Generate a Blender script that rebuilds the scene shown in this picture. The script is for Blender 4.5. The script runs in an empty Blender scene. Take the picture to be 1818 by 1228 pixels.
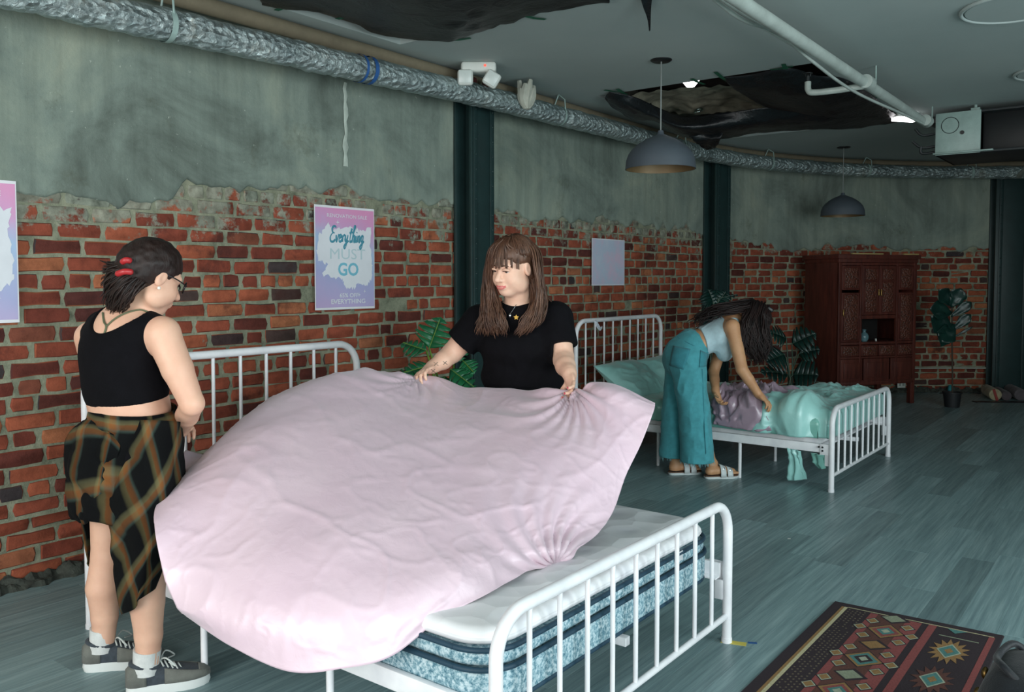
import bpy, bmesh, math, random
import numpy as np
from mathutils import Vector, Matrix, Euler, noise as mnoise

random.seed(7)
RNG = np.random.default_rng(7)
PI = math.pi
scene = bpy.context.scene
COL = scene.collection

# ---------------------------------------------------------------- camera
# world: X = away from the brick wall (wall at X = -4.3), Y = along the wall, Z up, metres
FPX, YAW, PITCH, HORIZON, EYE = 1520.0, math.radians(37.5), math.radians(2.6), 495.0, 1.47
SHIFT_PX = 614 - FPX * math.tan(PITCH) - HORIZON
cam_data = bpy.data.cameras.new('camera')
cam_data.sensor_fit = 'HORIZONTAL'
cam_data.sensor_width = 36.0
cam_data.lens = 36.0 * FPX / 1818.0
cam_data.shift_y = -SHIFT_PX / 1818.0
cam_data.clip_start = 0.05
camera = bpy.data.objects.new('camera', cam_data)
camera.location = (0, 0, EYE)
camera.rotation_euler = (PI / 2 - PITCH, 0, YAW)
COL.objects.link(camera)
scene.camera = camera

# ---------------------------------------------------------------- world, daylight, exposure
def srgb(r, g, b):
    f = lambda c: (c / 12.92 if c <= 0.04045 else ((c + 0.055) / 1.055) ** 2.4)
    return (f(r / 255), f(g / 255), f(b / 255), 1.0)

world = bpy.data.worlds.new('overcast_sky')
scene.world = world
world.use_nodes = True
wbg = world.node_tree.nodes['Background']
wbg.inputs[0].default_value = (0.62, 0.78, 0.86, 1)
wbg.inputs[1].default_value = 0.6

def daylight(name, loc, rot, sx, sy, power, color):
    l = bpy.data.lights.new(name, 'AREA')
    l.shape = 'RECTANGLE'; l.size = sx; l.size_y = sy
    l.energy = power; l.color = color
    o = bpy.data.objects.new(name, l)
    o.location = loc; o.rotation_euler = rot
    COL.objects.link(o)
    return o
# daylight entering by the shop windows behind the camera and on the street side
daylight('window_daylight', (3.42, -0.9, 1.62), (0, math.radians(90), 0), 2.3, 3.2, 200, (0.90, 0.98, 1.0))
daylight('window_daylight', (3.42, 3.3, 1.62), (0, math.radians(90), 0), 2.3, 2.8, 150, (0.86, 0.98, 1.0))
daylight('window_daylight', (-1.6, -2.92, 1.62), (math.radians(90), 0, 0), 3.6, 2.3, 170, (1.0, 0.97, 0.94))

vs = scene.view_settings
scene.display_settings.display_device = 'sRGB'
vs.view_transform = 'Standard'
vs.look = 'None'
vs.gamma = 1.0
vs.use_curve_mapping = False
vs.exposure = 0.0

# ---------------------------------------------------------------- pixel helpers (1818 x 1228 frame)
_r = np.array([math.cos(YAW), math.sin(YAW), 0.0])
_f0 = np.array([-math.sin(YAW), math.cos(YAW), 0.0])
_z = np.array([0, 0, 1.0])
_f = _f0 * math.cos(PITCH) - _z * math.sin(PITCH)
_u = _f0 * math.sin(PITCH) + _z * math.cos(PITCH)
CAM = np.array([0, 0, EYE])
def ray(u, v):
    return _f + _r * (u - 909) / FPX + _u * (614 - SHIFT_PX - v) / FPX
def px(u, v, w):            # pixel + distance along the lens axis -> point
    return CAM + ray(u, v) * w
def at(u, v, axis, val):    # pixel + a known plane -> point
    d = ray(u, v)
    return CAM + d * ((val - CAM[axis]) / d[axis])
def proj(P):
    q = np.asarray(P, float) - CAM
    w = q @ _f
    return 909 + FPX * (q @ _r) / w, 614 - SHIFT_PX - FPX * (q @ _u) / w, w

# ---------------------------------------------------------------- object helpers
WL = {}
def tag(o, label=None, cat=None, group=None, kind=None):
    if label: o['label'] = label
    if cat: o['category'] = cat
    if group: o['group'] = group
    if kind: o['kind'] = kind
    return o
def empty(name, loc, label=None, cat=None, group=None):
    o = bpy.data.objects.new(name, None)
    o.empty_display_size = 0.1
    o.location = loc
    COL.objects.link(o)
    WL[o] = np.array(loc, float)
    return tag(o, label, cat, group)
def join(parts):
    V, F, n = [], [], 0
    for v, f in parts:
        v = np.asarray(v, float).reshape(-1, 3)
        V.append(v)
        F.extend([tuple(int(i) + n for i in q) for q in f])
        n += len(v)
    return np.vstack(V), F
def obj(name, vf, mat, parent=None, sharp=40, uv=None, label=None, cat=None, group=None, kind=None, origin=None):
    if isinstance(vf, list): vf = join(vf)
    V, F = np.asarray(vf[0], float), vf[1]
    if parent is not None: org = WL[parent]
    elif origin is not None: org = np.array(origin, float)
    else:
        org = np.array([(V[:, 0].min() + V[:, 0].max()) / 2, (V[:, 1].min() + V[:, 1].max()) / 2, V[:, 2].min()])
    me = bpy.data.meshes.new(name)
    if isinstance(F, np.ndarray):
        me.vertices.add(len(V)); me.vertices.foreach_set('co', (V - org).astype(np.float32).ravel())
        k = F.shape[1]
        me.loops.add(F.size); me.loops.foreach_set('vertex_index', F.astype(np.int32).ravel())
        me.polygons.add(len(F)); me.polygons.foreach_set('loop_start', np.arange(0, F.size, k, dtype=np.int32))
        me.update(calc_edges=True); me.validate()
    else:
        me.from_pydata((V - org).tolist(), [], F)
        me.update()
    if uv is not None:
        lay = me.uv_layers.new(name='UVMap')
        li = np.zeros(len(me.loops), dtype=np.int32); me.loops.foreach_get('vertex_index', li)
        lay.data.foreach_set('uv', np.asarray(uv, np.float32)[li].ravel())
    if sharp is not None:
        me.polygons.foreach_set('use_smooth', np.ones(len(me.polygons), dtype=bool))
        if sharp < 180: me.set_sharp_from_angle(angle=math.radians(sharp))
    if isinstance(mat, (list, tuple)):
        for m in mat: me.materials.append(m)
    else: me.materials.append(mat)
    o = bpy.data.objects.new(name, me)
    COL.objects.link(o)
    if parent is not None:
        o.parent = parent; WL[o] = WL[parent].copy()
    else:
        o.location = org; WL[o] = org
    return tag(o, label, cat, group, kind)
def copy_tree(src, loc, parent=None):
    c = src.copy(); COL.objects.link(c); c.parent = parent
    if parent is None: c.location = loc; WL[c] = np.array(loc, float)
    else: WL[c] = WL[parent].copy()
    for ch in src.children: copy_tree(ch, None, c)
    return c

# ---------------------------------------------------------------- shape helpers
def nrm(v):
    v = np.asarray(v, float); return v / (np.linalg.norm(v) + 1e-12)
def frame_of(d):
    d = nrm(d); a = np.array([0, 0, 1.0]) if abs(d[2]) < 0.9 else np.array([1.0, 0, 0])
    x = nrm(np.cross(a, d)); return x, np.cross(d, x), d
def box(c, s, R=None):
    c = np.asarray(c, float); h = np.asarray(s, float) / 2
    V = np.array([[x, y, z] for x in (-1, 1) for y in (-1, 1) for z in (-1, 1)]) * h
    if R is not None: V = V @ np.asarray(R).T
    return V + c, [(0, 1, 3, 2), (4, 6, 7, 5), (0, 4, 5, 1), (2, 3, 7, 6), (0, 2, 6, 4), (1, 5, 7, 3)]
def bbox(c, s, b=0.006, R=None, seg=2):
    bm = bmesh.new()
    v, f = box((0, 0, 0), s)
    vs_ = [bm.verts.new(p) for p in v]
    for q in f: bm.faces.new([vs_[i] for i in q])
    bmesh.ops.recalc_face_normals(bm, faces=bm.faces[:])
    bmesh.ops.bevel(bm, geom=bm.edges[:], offset=b, segments=seg, profile=0.5, affect='EDGES', clamp_overlap=True)
    bm.verts.index_update()
    V = np.array([p.co[:] for p in bm.verts]); F = [tuple(x.index for x in q.verts) for q in bm.faces]
    bm.free()
    if R is not None: V = V @ np.asarray(R).T
    return V + np.asarray(c, float), F
def rotz(a):
    c, s = math.cos(a), math.sin(a)
    return np.array([[c, -s, 0], [s, c, 0], [0, 0, 1.0]])
def rotx(a):
    c, s = math.cos(a), math.sin(a)
    return np.array([[1, 0, 0], [0, c, -s], [0, s, c]])
def roty(a):
    c, s = math.cos(a), math.sin(a)
    return np.array([[c, 0, s], [0, 1, 0], [-s, 0, c]])
def tube(path, r, n=10, caps=True, flat=None):
    P = np.asarray(path, float); m = len(P)
    r = np.broadcast_to(np.asarray(r, float), (m,))
    T = np.zeros_like(P)
    T[1:-1] = P[2:] - P[:-2]; T[0] = P[1] - P[0]; T[-1] = P[-1] - P[-2]
    T /= np.linalg.norm(T, axis=1)[:, None] + 1e-12
    x, y, _ = frame_of(T[0])
    if flat is not None:
        x = nrm(np.asarray(flat, float) - T[0] * np.dot(flat, T[0])); y = np.cross(T[0], x)
    V = []
    a = np.arange(n) * 2 * PI / n
    ca, sa = np.cos(a), np.sin(a) * (1.0 if flat is None else 0.3)
    for i in range(m):
        x = nrm(x - T[i] * np.dot(x, T[i])); y = np.cross(T[i], x)
        V.append(P[i] + r[i] * (np.outer(ca, x) + np.outer(sa, y)))
    V = np.vstack(V); F = []
    for i in range(m - 1):
        for j in range(n):
            k = (j + 1) % n
            F.append((i * n + j, i * n + k, (i + 1) * n + k, (i + 1) * n + j))
    if caps:
        F.append(tuple(range(n - 1, -1, -1))); F.append(tuple((m - 1) * n + j for j in range(n)))
    return V, F
def smooth_path(P, k=6):
    P = np.asarray(P, float); out = []
    Q = np.vstack([2 * P[0] - P[1], P, 2 * P[-1] - P[-2]])
    for i in range(1, len(Q) - 2):
        for j in range(k):
            t = j / k
            out.append(0.5 * ((2 * Q[i]) + (-Q[i-1] + Q[i+1]) * t + (2*Q[i-1] - 5*Q[i] + 4*Q[i+1] - Q[i+2]) * t*t
                              + (-Q[i-1] + 3*Q[i] - 3*Q[i+1] + Q[i+2]) * t**3))
    out.append(Q[-2])
    return np.array(out)
def cyl(p0, p1, r, n=16, r2=None): return tube([p0, p1], [r, r if r2 is None else r2], n)
def lathe(prof, c=(0, 0, 0), n=32, closed_top=True):
    prof = np.asarray(prof, float); m = len(prof); V = []
    for k in range(n):
        a = 2 * PI * k / n
        V.append(np.stack([prof[:, 0] * math.cos(a), prof[:, 0] * math.sin(a), prof[:, 1]], 1))
    V = np.vstack(V) + np.asarray(c, float); F = []
    for k in range(n):
        l = (k + 1) % n
        for i in range(m - 1): F.append((k*m+i, l*m+i, l*m+i+1, k*m+i+1))
    return V, F
def sphere(c, r, n=12, m=8, R=None):
    r = np.broadcast_to(np.asarray(r, float), (3,)); V = []
    for i in range(m + 1):
        t = PI * i / m
        for j in range(n):
            a = 2 * PI * j / n
            V.append((math.sin(t) * math.cos(a), math.sin(t) * math.sin(a), math.cos(t)))
    V = np.array(V) * r
    if R is not None: V = V @ np.asarray(R).T
    F = [(i*n+j, (i+1)*n+j, (i+1)*n+(j+1) % n, i*n+(j+1) % n) for i in range(m) for j in range(n)]
    return V + np.asarray(c, float), F
def prism(poly, z0, z1):           # polygon in XY extruded in Z
    n = len(poly)
    V = [(x, y, z0) for x, y in poly] + [(x, y, z1) for x, y in poly]
    F = [tuple(range(n - 1, -1, -1)), tuple(range(n, 2 * n))] + [(i, (i+1) % n, n + (i+1) % n, n + i) for i in range(n)]
    return np.array(V, float), F
def gridmesh(P):                   # P: (m, n, 3)
    m, n = P.shape[:2]
    i, j = np.meshgrid(np.arange(m - 1), np.arange(n - 1), indexing='ij')
    a = (i * n + j).ravel()
    return P.reshape(-1, 3), np.stack([a, a + 1, a + n + 1, a + n], 1)
def grid_uv(m, n): 
    a, b = np.meshgrid(np.linspace(0, 1, m), np.linspace(0, 1, n), indexing='ij')
    return np.stack([b.ravel(), a.ravel()], 1)
def catmull(C, m, n):              # control net (a, b, k) -> (m, n, k)
    def up(A, k):
        A = np.asarray(A, float); L = len(A)
        Q = np.concatenate([(2*A[0]-A[1])[None], A, (2*A[-1]-A[-2])[None]])
        t = np.linspace(0, L - 1 - 1e-9, k); i = t.astype(int); f = (t - i).reshape((-1,) + (1,) * (A.ndim - 1))
        a, b, c, d = Q[i], Q[i+1], Q[i+2], Q[i+3]
        return 0.5 * (2*b + (-a+c)*f + (2*a-5*b+4*c-d)*f*f + (-a+3*b-3*c+d)*f**3)
    A = up(C, m)
    return np.swapaxes(up(np.swapaxes(A, 0, 1), n), 0, 1)
def vnoise(P, scale=1.0, octaves=3, seed=0.0):     # smooth value noise, vectorised
    P = np.asarray(P, float) * scale + seed
    out = np.zeros(P.shape[:-1]); amp = 1.0
    for o in range(octaves):
        I = np.floor(P).astype(np.int64); f = P - I; f = f * f * (3 - 2 * f)
        def h(dx, dy, dz):
            k = ((I[..., 0]+dx) * 73856093) ^ ((I[..., 1]+dy) * 19349663) ^ ((I[..., 2]+dz) * 83492791)
            k = (k ^ (k >> 13)) * 1274126177
            return ((k ^ (k >> 16)) & 0xffff) / 32767.5 - 1.0
        v = 0
        for dx in (0, 1):
            for dy in (0, 1):
                for dz in (0, 1):
                    v = v + h(dx, dy, dz) * (f[..., 0] if dx else 1-f[..., 0]) * (f[..., 1] if dy else 1-f[..., 1]) * (f[..., 2] if dz else 1-f[..., 2])
        out += amp * v; amp *= 0.5; P = P * 2.03 + 17.1
    return out
def normals_of(P):
    du = np.gradient(P, axis=0); dv = np.gradient(P, axis=1)
    N = np.cross(dv, du); return N / (np.linalg.norm(N, axis=-1, keepdims=True) + 1e-9)

# ---------------------------------------------------------------- material helpers
class NT:
    def __init__(s, name):
        s.m = bpy.data.materials.new(name); s.m.use_nodes = True
        s.t = s.m.node_tree; s.b = s.t.nodes['Principled BSDF']
    def n(s, typ, **kw):
        nd = s.t.nodes.new(typ)
        for k, v in kw.items(): setattr(nd, k, v)
        return nd
    def l(s, a, b): s.t.links.new(a, b)
    def coord(s, which='Object'): return s.n('ShaderNodeTexCoord').outputs[which]
    def geo(s, which='Position'): return s.n('ShaderNodeNewGeometry').outputs[which]
    def mapping(s, vec, scale=(1, 1, 1), rot=(0, 0, 0), loc=(0, 0, 0)):
        nd = s.n('ShaderNodeMapping'); nd.inputs['Scale'].default_value = scale
        nd.inputs['Rotation'].default_value = rot; nd.inputs['Location'].default_value = loc
        s.l(vec, nd.inputs['Vector']); return nd.outputs[0]
    def noise(s, vec, scale=5, detail=4, rough=0.55, dist=0.0, out='Fac'):
        nd = s.n('ShaderNodeTexNoise'); nd.inputs['Scale'].default_value = scale; nd.inputs['Detail'].default_value = detail
        nd.inputs['Roughness'].default_value = rough; nd.inputs['Distortion'].default_value = dist
        if vec is not None: s.l(vec, nd.inputs['Vector'])
        return nd.outputs[out]
    def ramp(s, fac, stops, interp='LINEAR'):
        nd = s.n('ShaderNodeValToRGB'); cr = nd.color_ramp; cr.interpolation = interp
        while len(cr.elements) > 1: cr.elements.remove(cr.elements[-1])
        cr.elements[0].position = stops[0][0]; cr.elements[0].color = stops[0][1]
        for p, c in stops[1:]:
            e = cr.elements.new(p); e.color = c
        s.l(fac, nd.inputs[0]); return nd.outputs[0]
    def math(s, op, a, b=None, clamp=False):
        nd = s.n('ShaderNodeMath', operation=op, use_clamp=clamp)
        for i, x in enumerate((a, b)):
            if x is None: continue
            if isinstance(x, (int, float)): nd.inputs[i].default_value = x
            else: s.l(x, nd.inputs[i])
        return nd.outputs[0]
    def mix(s, fac, a, b, blend='MIX'):
        nd = s.n('ShaderNodeMix', data_type='RGBA', blend_type=blend)
        for i, x in ((0, fac), (6, a), (7, b)):
            if isinstance(x, (int, float)): nd.inputs[i].default_value = x
            elif isinstance(x, tuple): nd.inputs[i].default_value = x
            else: s.l(x, nd.inputs[i])
        return nd.outputs[2]
    def sep(s, vec):
        nd = s.n('ShaderNodeSeparateXYZ'); s.l(vec, nd.inputs[0]); return nd.outputs
    def bump(s, h, strength=0.3, dist=0.01):
        nd = s.n('ShaderNodeBump'); nd.inputs['Strength'].default_value = strength; nd.inputs['Distance'].default_value = dist
        s.l(h, nd.inputs['Height']); s.l(nd.outputs[0], s.b.inputs['Normal']); return nd
    def set(s, color=None, rough=None, metal=None, **kw):
        for k, v in (('Base Color', color), ('Roughness', rough), ('Metallic', metal)):
            if v is None: continue
            if isinstance(v, (int, float, tuple)): s.b.inputs[k].default_value = v
            else: s.l(v, s.b.inputs[k])
        for k, v in kw.items():
            s.b.inputs[k.replace('_', ' ')].default_value = v
        return s
BW = lambda v: (v, v, v, 1)
def simple(name, c, rough=0.5, metal=0.0, var=0.12, scale=8, bump=0.0, bscale=60, **kw):
    t = NT(name); c = srgb(*c)
    nz = t.noise(t.coord(), scale, 4)
    lo = tuple(x * (1 - var) for x in c[:3]) + (1,); hi = tuple(min(1, x * (1 + var)) for x in c[:3]) + (1,)
    t.set(t.ramp(nz, [(0.3, lo), (0.7, hi)]), rough, metal, **kw)
    if bump: t.bump(t.noise(t.coord(), bscale, 3), bump, 0.004)
    return t.m
# ================================================================ materials
def m_brick():
    t = NT('brick_clay')
    oi = t.n('ShaderNodeObjectInfo').outputs['Random']
    isl = t.geo('Random Per Island')
    rnd = t.math('FRACT', t.math('ADD', t.math('MULTIPLY', oi, 7.31), t.math('MULTIPLY', isl, 5.17)))
    base = t.ramp(rnd, [(0.0, srgb(84, 46, 42)), (0.12, srgb(112, 56, 46)), (0.35, srgb(136, 68, 52)), (0.6, srgb(150, 78, 58)),
                        (0.8, srgb(164, 90, 64)), (0.9, srgb(176, 112, 78)), (0.945, srgb(104, 54, 46)), (0.96, srgb(60, 54, 56)), (1.0, srgb(80, 62, 58))])
    pos = t.geo('Position')
    n1 = t.noise(pos, 14, 6, 0.65)
    c = t.mix(0.9, base, t.ramp(n1, [(0.3, BW(0.62)), (0.55, BW(1.0)), (0.75, BW(1.18))]), 'MULTIPLY')
    soot = t.ramp(t.noise(pos, 3.1, 5, 0.7), [(0.56, BW(0)), (0.70, BW(0.85))])
    c = t.mix(soot, c, srgb(70, 40, 36))
    # old plaster left on the top courses and in scattered smears
    z = t.sep(pos)[2]
    hi = t.math('MULTIPLY', t.math('SUBTRACT', z, 1.60), 1.25, True)
    n2 = t.noise(pos, 7.5, 7, 0.72)
    left = t.math('MULTIPLY', t.math('MULTIPLY', t.math('SUBTRACT', 3.3, t.sep(pos)[1], True), t.math('MULTIPLY', t.math('SUBTRACT', z, 1.5), 2.2, True), True), 0.13)
    mask = t.ramp(t.math('ADD', left, t.math('ADD', n2, t.math('MULTIPLY', hi, 0.55))), [(0.67, BW(0)), (0.75, BW(0.9))])
    c = t.mix(mask, c, t.ramp(t.noise(pos, 20, 4), [(0.3, srgb(98, 104, 92)), (0.7, srgb(158, 164, 148))]))
    t.set(c, 0.9)
    t.b.inputs['Specular IOR Level'].default_value = 0.25
    t.bump(t.noise(pos, 70, 5, 0.7), 0.55, 0.006)
    return t.m
def m_mortar():
    t = NT('lime_mortar'); pos = t.geo('Position')
    c = t.ramp(t.noise(pos, 9, 7, 0.7), [(0.25, srgb(84, 88, 72)), (0.5, srgb(138, 141, 120)), (0.75, srgb(172, 170, 146))])
    t.set(c, 0.95); t.bump(t.noise(pos, 45, 6, 0.7), 0.8, 0.01); return t.m
def m_plaster():
    t = NT('old_cement_plaster'); pos = t.geo('Position')
    cloud = t.noise(pos, 1.3, 8, 0.66, 0.6)
    c = t.ramp(cloud, [(0.28, srgb(90, 98, 91)), (0.48, srgb(127, 139, 130)), (0.62, srgb(144, 154, 141)), (0.8, srgb(166, 170, 151))])
    streak = t.noise(t.mapping(pos, (7, 7, 0.55)), 1.6, 6, 0.65)
    c = t.mix(0.55, c, t.ramp(streak, [(0.3, BW(0.66)), (0.55, BW(1.0)), (0.8, BW(1.12))]), 'MULTIPLY')
    stain = t.ramp(t.noise(pos, 2.3, 6, 0.75), [(0.60, BW(0)), (0.74, BW(0.55))])
    c = t.mix(stain, c, srgb(78, 78, 62))
    spots = t.ramp(t.noise(pos, 26, 3, 0.6), [(0.70, BW(0)), (0.74, BW(0.6))])
    c = t.mix(spots, c, srgb(190, 196, 184))
    # the broken lower lip of the coat is dirtier
    z = t.sep(pos)[2]
    lip = t.ramp(t.math('ADD', z, t.math('MULTIPLY', t.noise(pos, 5, 5, 0.7), 0.22)), [(0.0, BW(1)), (2.12 / 3, BW(1)), (2.2 / 3, BW(0))]) if False else None
    t.set(c, 0.93); t.b.inputs['Specular IOR Level'].default_value = 0.2
    t.bump(t.noise(pos, 16, 8, 0.7), 0.5, 0.012); return t.m
def m_plank():
    t = NT('grey_wood_plank')
    oi = t.n('ShaderNodeObjectInfo').outputs['Random']; isl = t.geo('Random Per Island')
    rnd = t.math('FRACT', t.math('ADD', t.math('MULTIPLY', oi, 3.7), t.math('MULTIPLY', isl, 9.1)))
    pos = t.geo('Position')
    comb = t.n('ShaderNodeCombineXYZ'); t.l(rnd, comb.inputs[1]); 
    off = t.n('ShaderNodeVectorMath', operation='MULTIPLY_ADD'); t.l(comb.outputs[0], off.inputs[0]); off.inputs[1].default_value = (0, 31, 0); t.l(pos, off.inputs[2])
    g = t.noise(t.mapping(off.outputs[0], (34, 1.1, 1)), 1.5, 8, 0.68, 0.25)
    g2 = t.noise(t.mapping(off.outputs[0], (90, 2.2, 1)), 1.5, 5, 0.65)
    c = t.ramp(g, [(0.25, srgb(98, 122, 127)), (0.5, srgb(132, 158, 161)), (0.75, srgb(164, 188, 189))])
    c = t.mix(0.45, c, t.ramp(g2, [(0.35, BW(0.82)), (0.65, BW(1.1))]), 'MULTIPLY')
    c = t.mix(1.0, c, t.ramp(rnd, [(0, BW(0.68)), (0.3, BW(0.86)), (0.7, BW(1.0)), (1, BW(1.12))]), 'MULTIPLY')
    t.set(c, t.ramp(g, [(0.3, BW(0.44)), (0.7, BW(0.30))]))
    t.bump(g2, 0.12, 0.002); return t.m
def m_ceiling():
    t = NT('ceiling_paint'); pos = t.geo('Position')
    c = t.ramp(t.noise(pos, 0.8, 5, 0.6), [(0.3, srgb(160, 172, 170)), (0.7, srgb(172, 182, 179))])
    t.set(c, 0.8); t.bump(t.noise(pos, 55, 3), 0.1, 0.003); return t.m
def m_foil():
    t = NT('crinkled_foil'); pos = t.coord()
    v = t.n('ShaderNodeTexVoronoi', feature='F1'); v.inputs['Scale'].default_value = 22; t.l(t.mapping(pos, (1, 1, 1.6)), v.inputs['Vector'])
    nz = t.noise(pos, 30, 6, 0.7, 0.8)
    c = t.ramp(t.noise(pos, 3.5, 5, 0.7), [(0.35, srgb(150, 166, 168)), (0.6, srgb(190, 204, 204)), (0.75, srgb(160, 156, 140))])
    t.set(c, t.ramp(nz, [(0.3, BW(0.22)), (0.7, BW(0.5))]), 0.85)
    t.bump(t.math('ADD', v.outputs['Distance'], nz), 0.9, 0.02); return t.m
def m_steel(name, c, rough=0.45):
    t = NT(name); pos = t.coord(); c = srgb(*c)
    k = lambda f: tuple(x * f for x in c[:3]) + (1,)
    t.set(t.ramp(t.noise(pos, 6, 6, 0.7), [(0.3, k(0.75)), (0.6, k(1.0)), (0.8, k(1.3))]), rough, 0.0)
    t.bump(t.noise(pos, 40, 3), 0.12, 0.003); return t.m
def m_enamel():
    t = NT('white_enamel_metal')
    t.set(t.ramp(t.noise(t.coord(), 12, 3), [(0.3, srgb(224, 224, 228)), (0.7, srgb(240, 240, 242))]), 0.35)
    return t.m
def m_satin(name, c, hi, rough=0.34, bump=0.25, bscale=14):
    t = NT(name); pos = t.coord()
    t.set(t.ramp(t.noise(pos, 4, 4), [(0.3, srgb(*c)), (0.7, srgb(*hi))]), rough)
    t.b.inputs['Specular IOR Level'].default_value = 0.8
    t.b.inputs['Sheen Weight'].default_value = 0.25
    t.b.inputs['Sheen Roughness'].default_value = 0.4
    nz = t.noise(pos, bscale, 5, 0.6, 1.2)
    t.bump(nz, bump, 0.012); return t.m
def m_ticking():
    t = NT('mattress_ticking'); pos = t.coord()
    c = t.ramp(t.noise(pos, 80, 4, 0.75), [(0.36, srgb(58, 104, 122)), (0.48, srgb(124, 160, 172)), (0.60, srgb(190, 208, 214))])
    t.set(c, 0.75); t.bump(t.noise(pos, 12, 3), 0.3, 0.01); return t.m
def m_quilt():
    t = NT('white_quilt'); pos = t.coord()
    v = t.n('ShaderNodeTexVoronoi'); v.inputs['Scale'].default_value = 9; t.l(pos, v.inputs['Vector'])
    t.set(t.ramp(v.outputs['Distance'], [(0, srgb(226, 226, 232)), (0.6, srgb(238, 238, 240))]), 0.7)
    t.bump(v.outputs['Distance'], 0.5, 0.02); return t.m
def m_skin(name, c, c2):
    t = NT(name); pos = t.coord()
    t.set(t.ramp(t.noise(pos, 9, 5, 0.6), [(0.3, srgb(*c2)), (0.65, srgb(*c))]), 0.5)
    t.b.inputs['Subsurface Weight'].default_value = 0.12
    t.b.inputs['Subsurface Radius'].default_value = (0.02, 0.008, 0.005)
    t.b.inputs['Subsurface Scale'].default_value = 0.5
    t.bump(t.noise(pos, 160, 2), 0.06, 0.002); return t.m
def m_hair(name, c, c2, rough=0.42):
    t = NT(name); pos = t.coord()
    isl = t.geo('Random Per Island')
    a = t.mix(isl, srgb(*c), srgb(*c2))
    t.set(t.mix(0.7, a, t.ramp(t.noise(pos, 30, 4), [(0.3, BW(0.55)), (0.7, BW(1.25))]), 'MULTIPLY'), rough)
    t.b.inputs['Specular IOR Level'].default_value = 0.35
    t.bump(t.noise(t.mapping(pos, (160, 160, 14)), 1.0, 3), 0.5, 0.004); return t.m
def m_cloth(name, c, rough=0.9, var=0.15, scale=30, weave=260, bump=0.25):
    t = NT(name); pos = t.coord(); c = srgb(*c)
    k = lambda f: tuple(min(1, x * f) for x in c[:3]) + (1,)
    t.set(t.ramp(t.noise(pos, scale, 4), [(0.3, k(1 - var)), (0.7, k(1 + var))]), rough)
    t.b.inputs['Sheen Weight'].default_value = 0.12
    t.bump(t.math('ADD', t.noise(pos, weave, 2), t.math('MULTIPLY', t.noise(pos, 9, 4, 0.6), 3.0)), bump, 0.008); return t.m

BRICK, MORTAR, PLASTER, PLANK, CEIL, FOIL = m_brick(), m_mortar(), m_plaster(), m_plank(), m_ceiling(), m_foil()
ENAMEL, TICKING, QUILT = m_enamel(), m_ticking(), m_quilt()
GREEN_STEEL = m_steel('dark_green_painted_steel', (32, 54, 54), 0.45)
RUSTY = m_steel('dirty_brown_pipe_coat', (122, 112, 92), 0.8)
PIPE_WHITE = m_steel('painted_sprinkler_pipe', (176, 186, 180), 0.4)
GALV = m_steel('galvanised_sheet', (150, 172, 166), 0.4)
DARK_METAL = m_steel('dark_sheet_metal', (34, 40, 42), 0.5)
BLACK_PLASTIC = simple('black_plastic', (22, 24, 26), 0.4)
WHITE_PLASTIC = simple('white_plastic', (208, 212, 206), 0.5, var=0.04)
PINK = m_satin('pink_satin', (221, 193, 206), (228, 202, 213), 0.36, 0.10, 20)
MINT = m_satin('mint_satin', (122, 182, 170), (142, 200, 188), 0.24, 0.22, 16)
MINT_PALE = m_satin('pale_mint_satin', (150, 206, 200), (166, 218, 212), 0.33, 0.2, 16)
MAUVE = m_satin('mauve_satin', (150, 126, 142), (172, 150, 164), 0.22, 0.22, 16)
BLUE_TAPE = simple('blue_tape', (34, 82, 140), 0.7)
GREEN_TAPE = simple('green_tape', (26, 96, 70), 0.6)
YELLOW_TAPE = simple('yellow_tape', (206, 190, 90), 0.6)
# ================================================================ the room shell
WX, ARC_R, ARC_S = -4.3, 5.4, 8.0
H_CEIL = 2.95
def wall_pt(t, off, z):
    """point at arc length t along the wall foot, off metres proud of it"""
    if t <= ARC_S: return np.array([WX + off, t, z])
    th = min((t - ARC_S) / ARC_R, PI / 2)
    ex = max(0.0, t - ARC_S - ARC_R * PI / 2)
    return np.array([WX + ARC_R - (ARC_R - off) * math.cos(th) + ex, ARC_S + (ARC_R - off) * math.sin(th), z])
def wall_rot(t):
    th = 0 if t <= ARC_S else min((t - ARC_S) / ARC_R, PI / 2)
    return -th                      # heading turns towards +X
def wall_hit(u, v, off=0.02):
    lo = None
    d = ray(u, v)
    for k in range(20, 1600):
        P = CAM + d * (k * 0.01)
        if P[1] <= ARC_S: ins = P[0] - (WX + off)
        else:
            q = math.hypot(P[0] - (WX + ARC_R), P[1] - ARC_S); ins = (ARC_R - off) - q
        if ins < 0: return P
    return P
def wall_t(P):
    if P[1] <= ARC_S: return P[1]
    return ARC_S + ARC_R * math.atan2(P[1] - ARC_S, -(P[0] - (WX + ARC_R)))

LEDGE = 0.332
COURSE = 0.083
def strip_wall(t0, t1, zs, offs, step=0.25):
    n = max(2, int((t1 - t0) / step) + 1)
    ts = np.linspace(t0, t1, n)
    P = np.array([[wall_pt(t, o, z) for z, o in zip(zs, offs)] for t in ts])
    return gridmesh(P)

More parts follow.
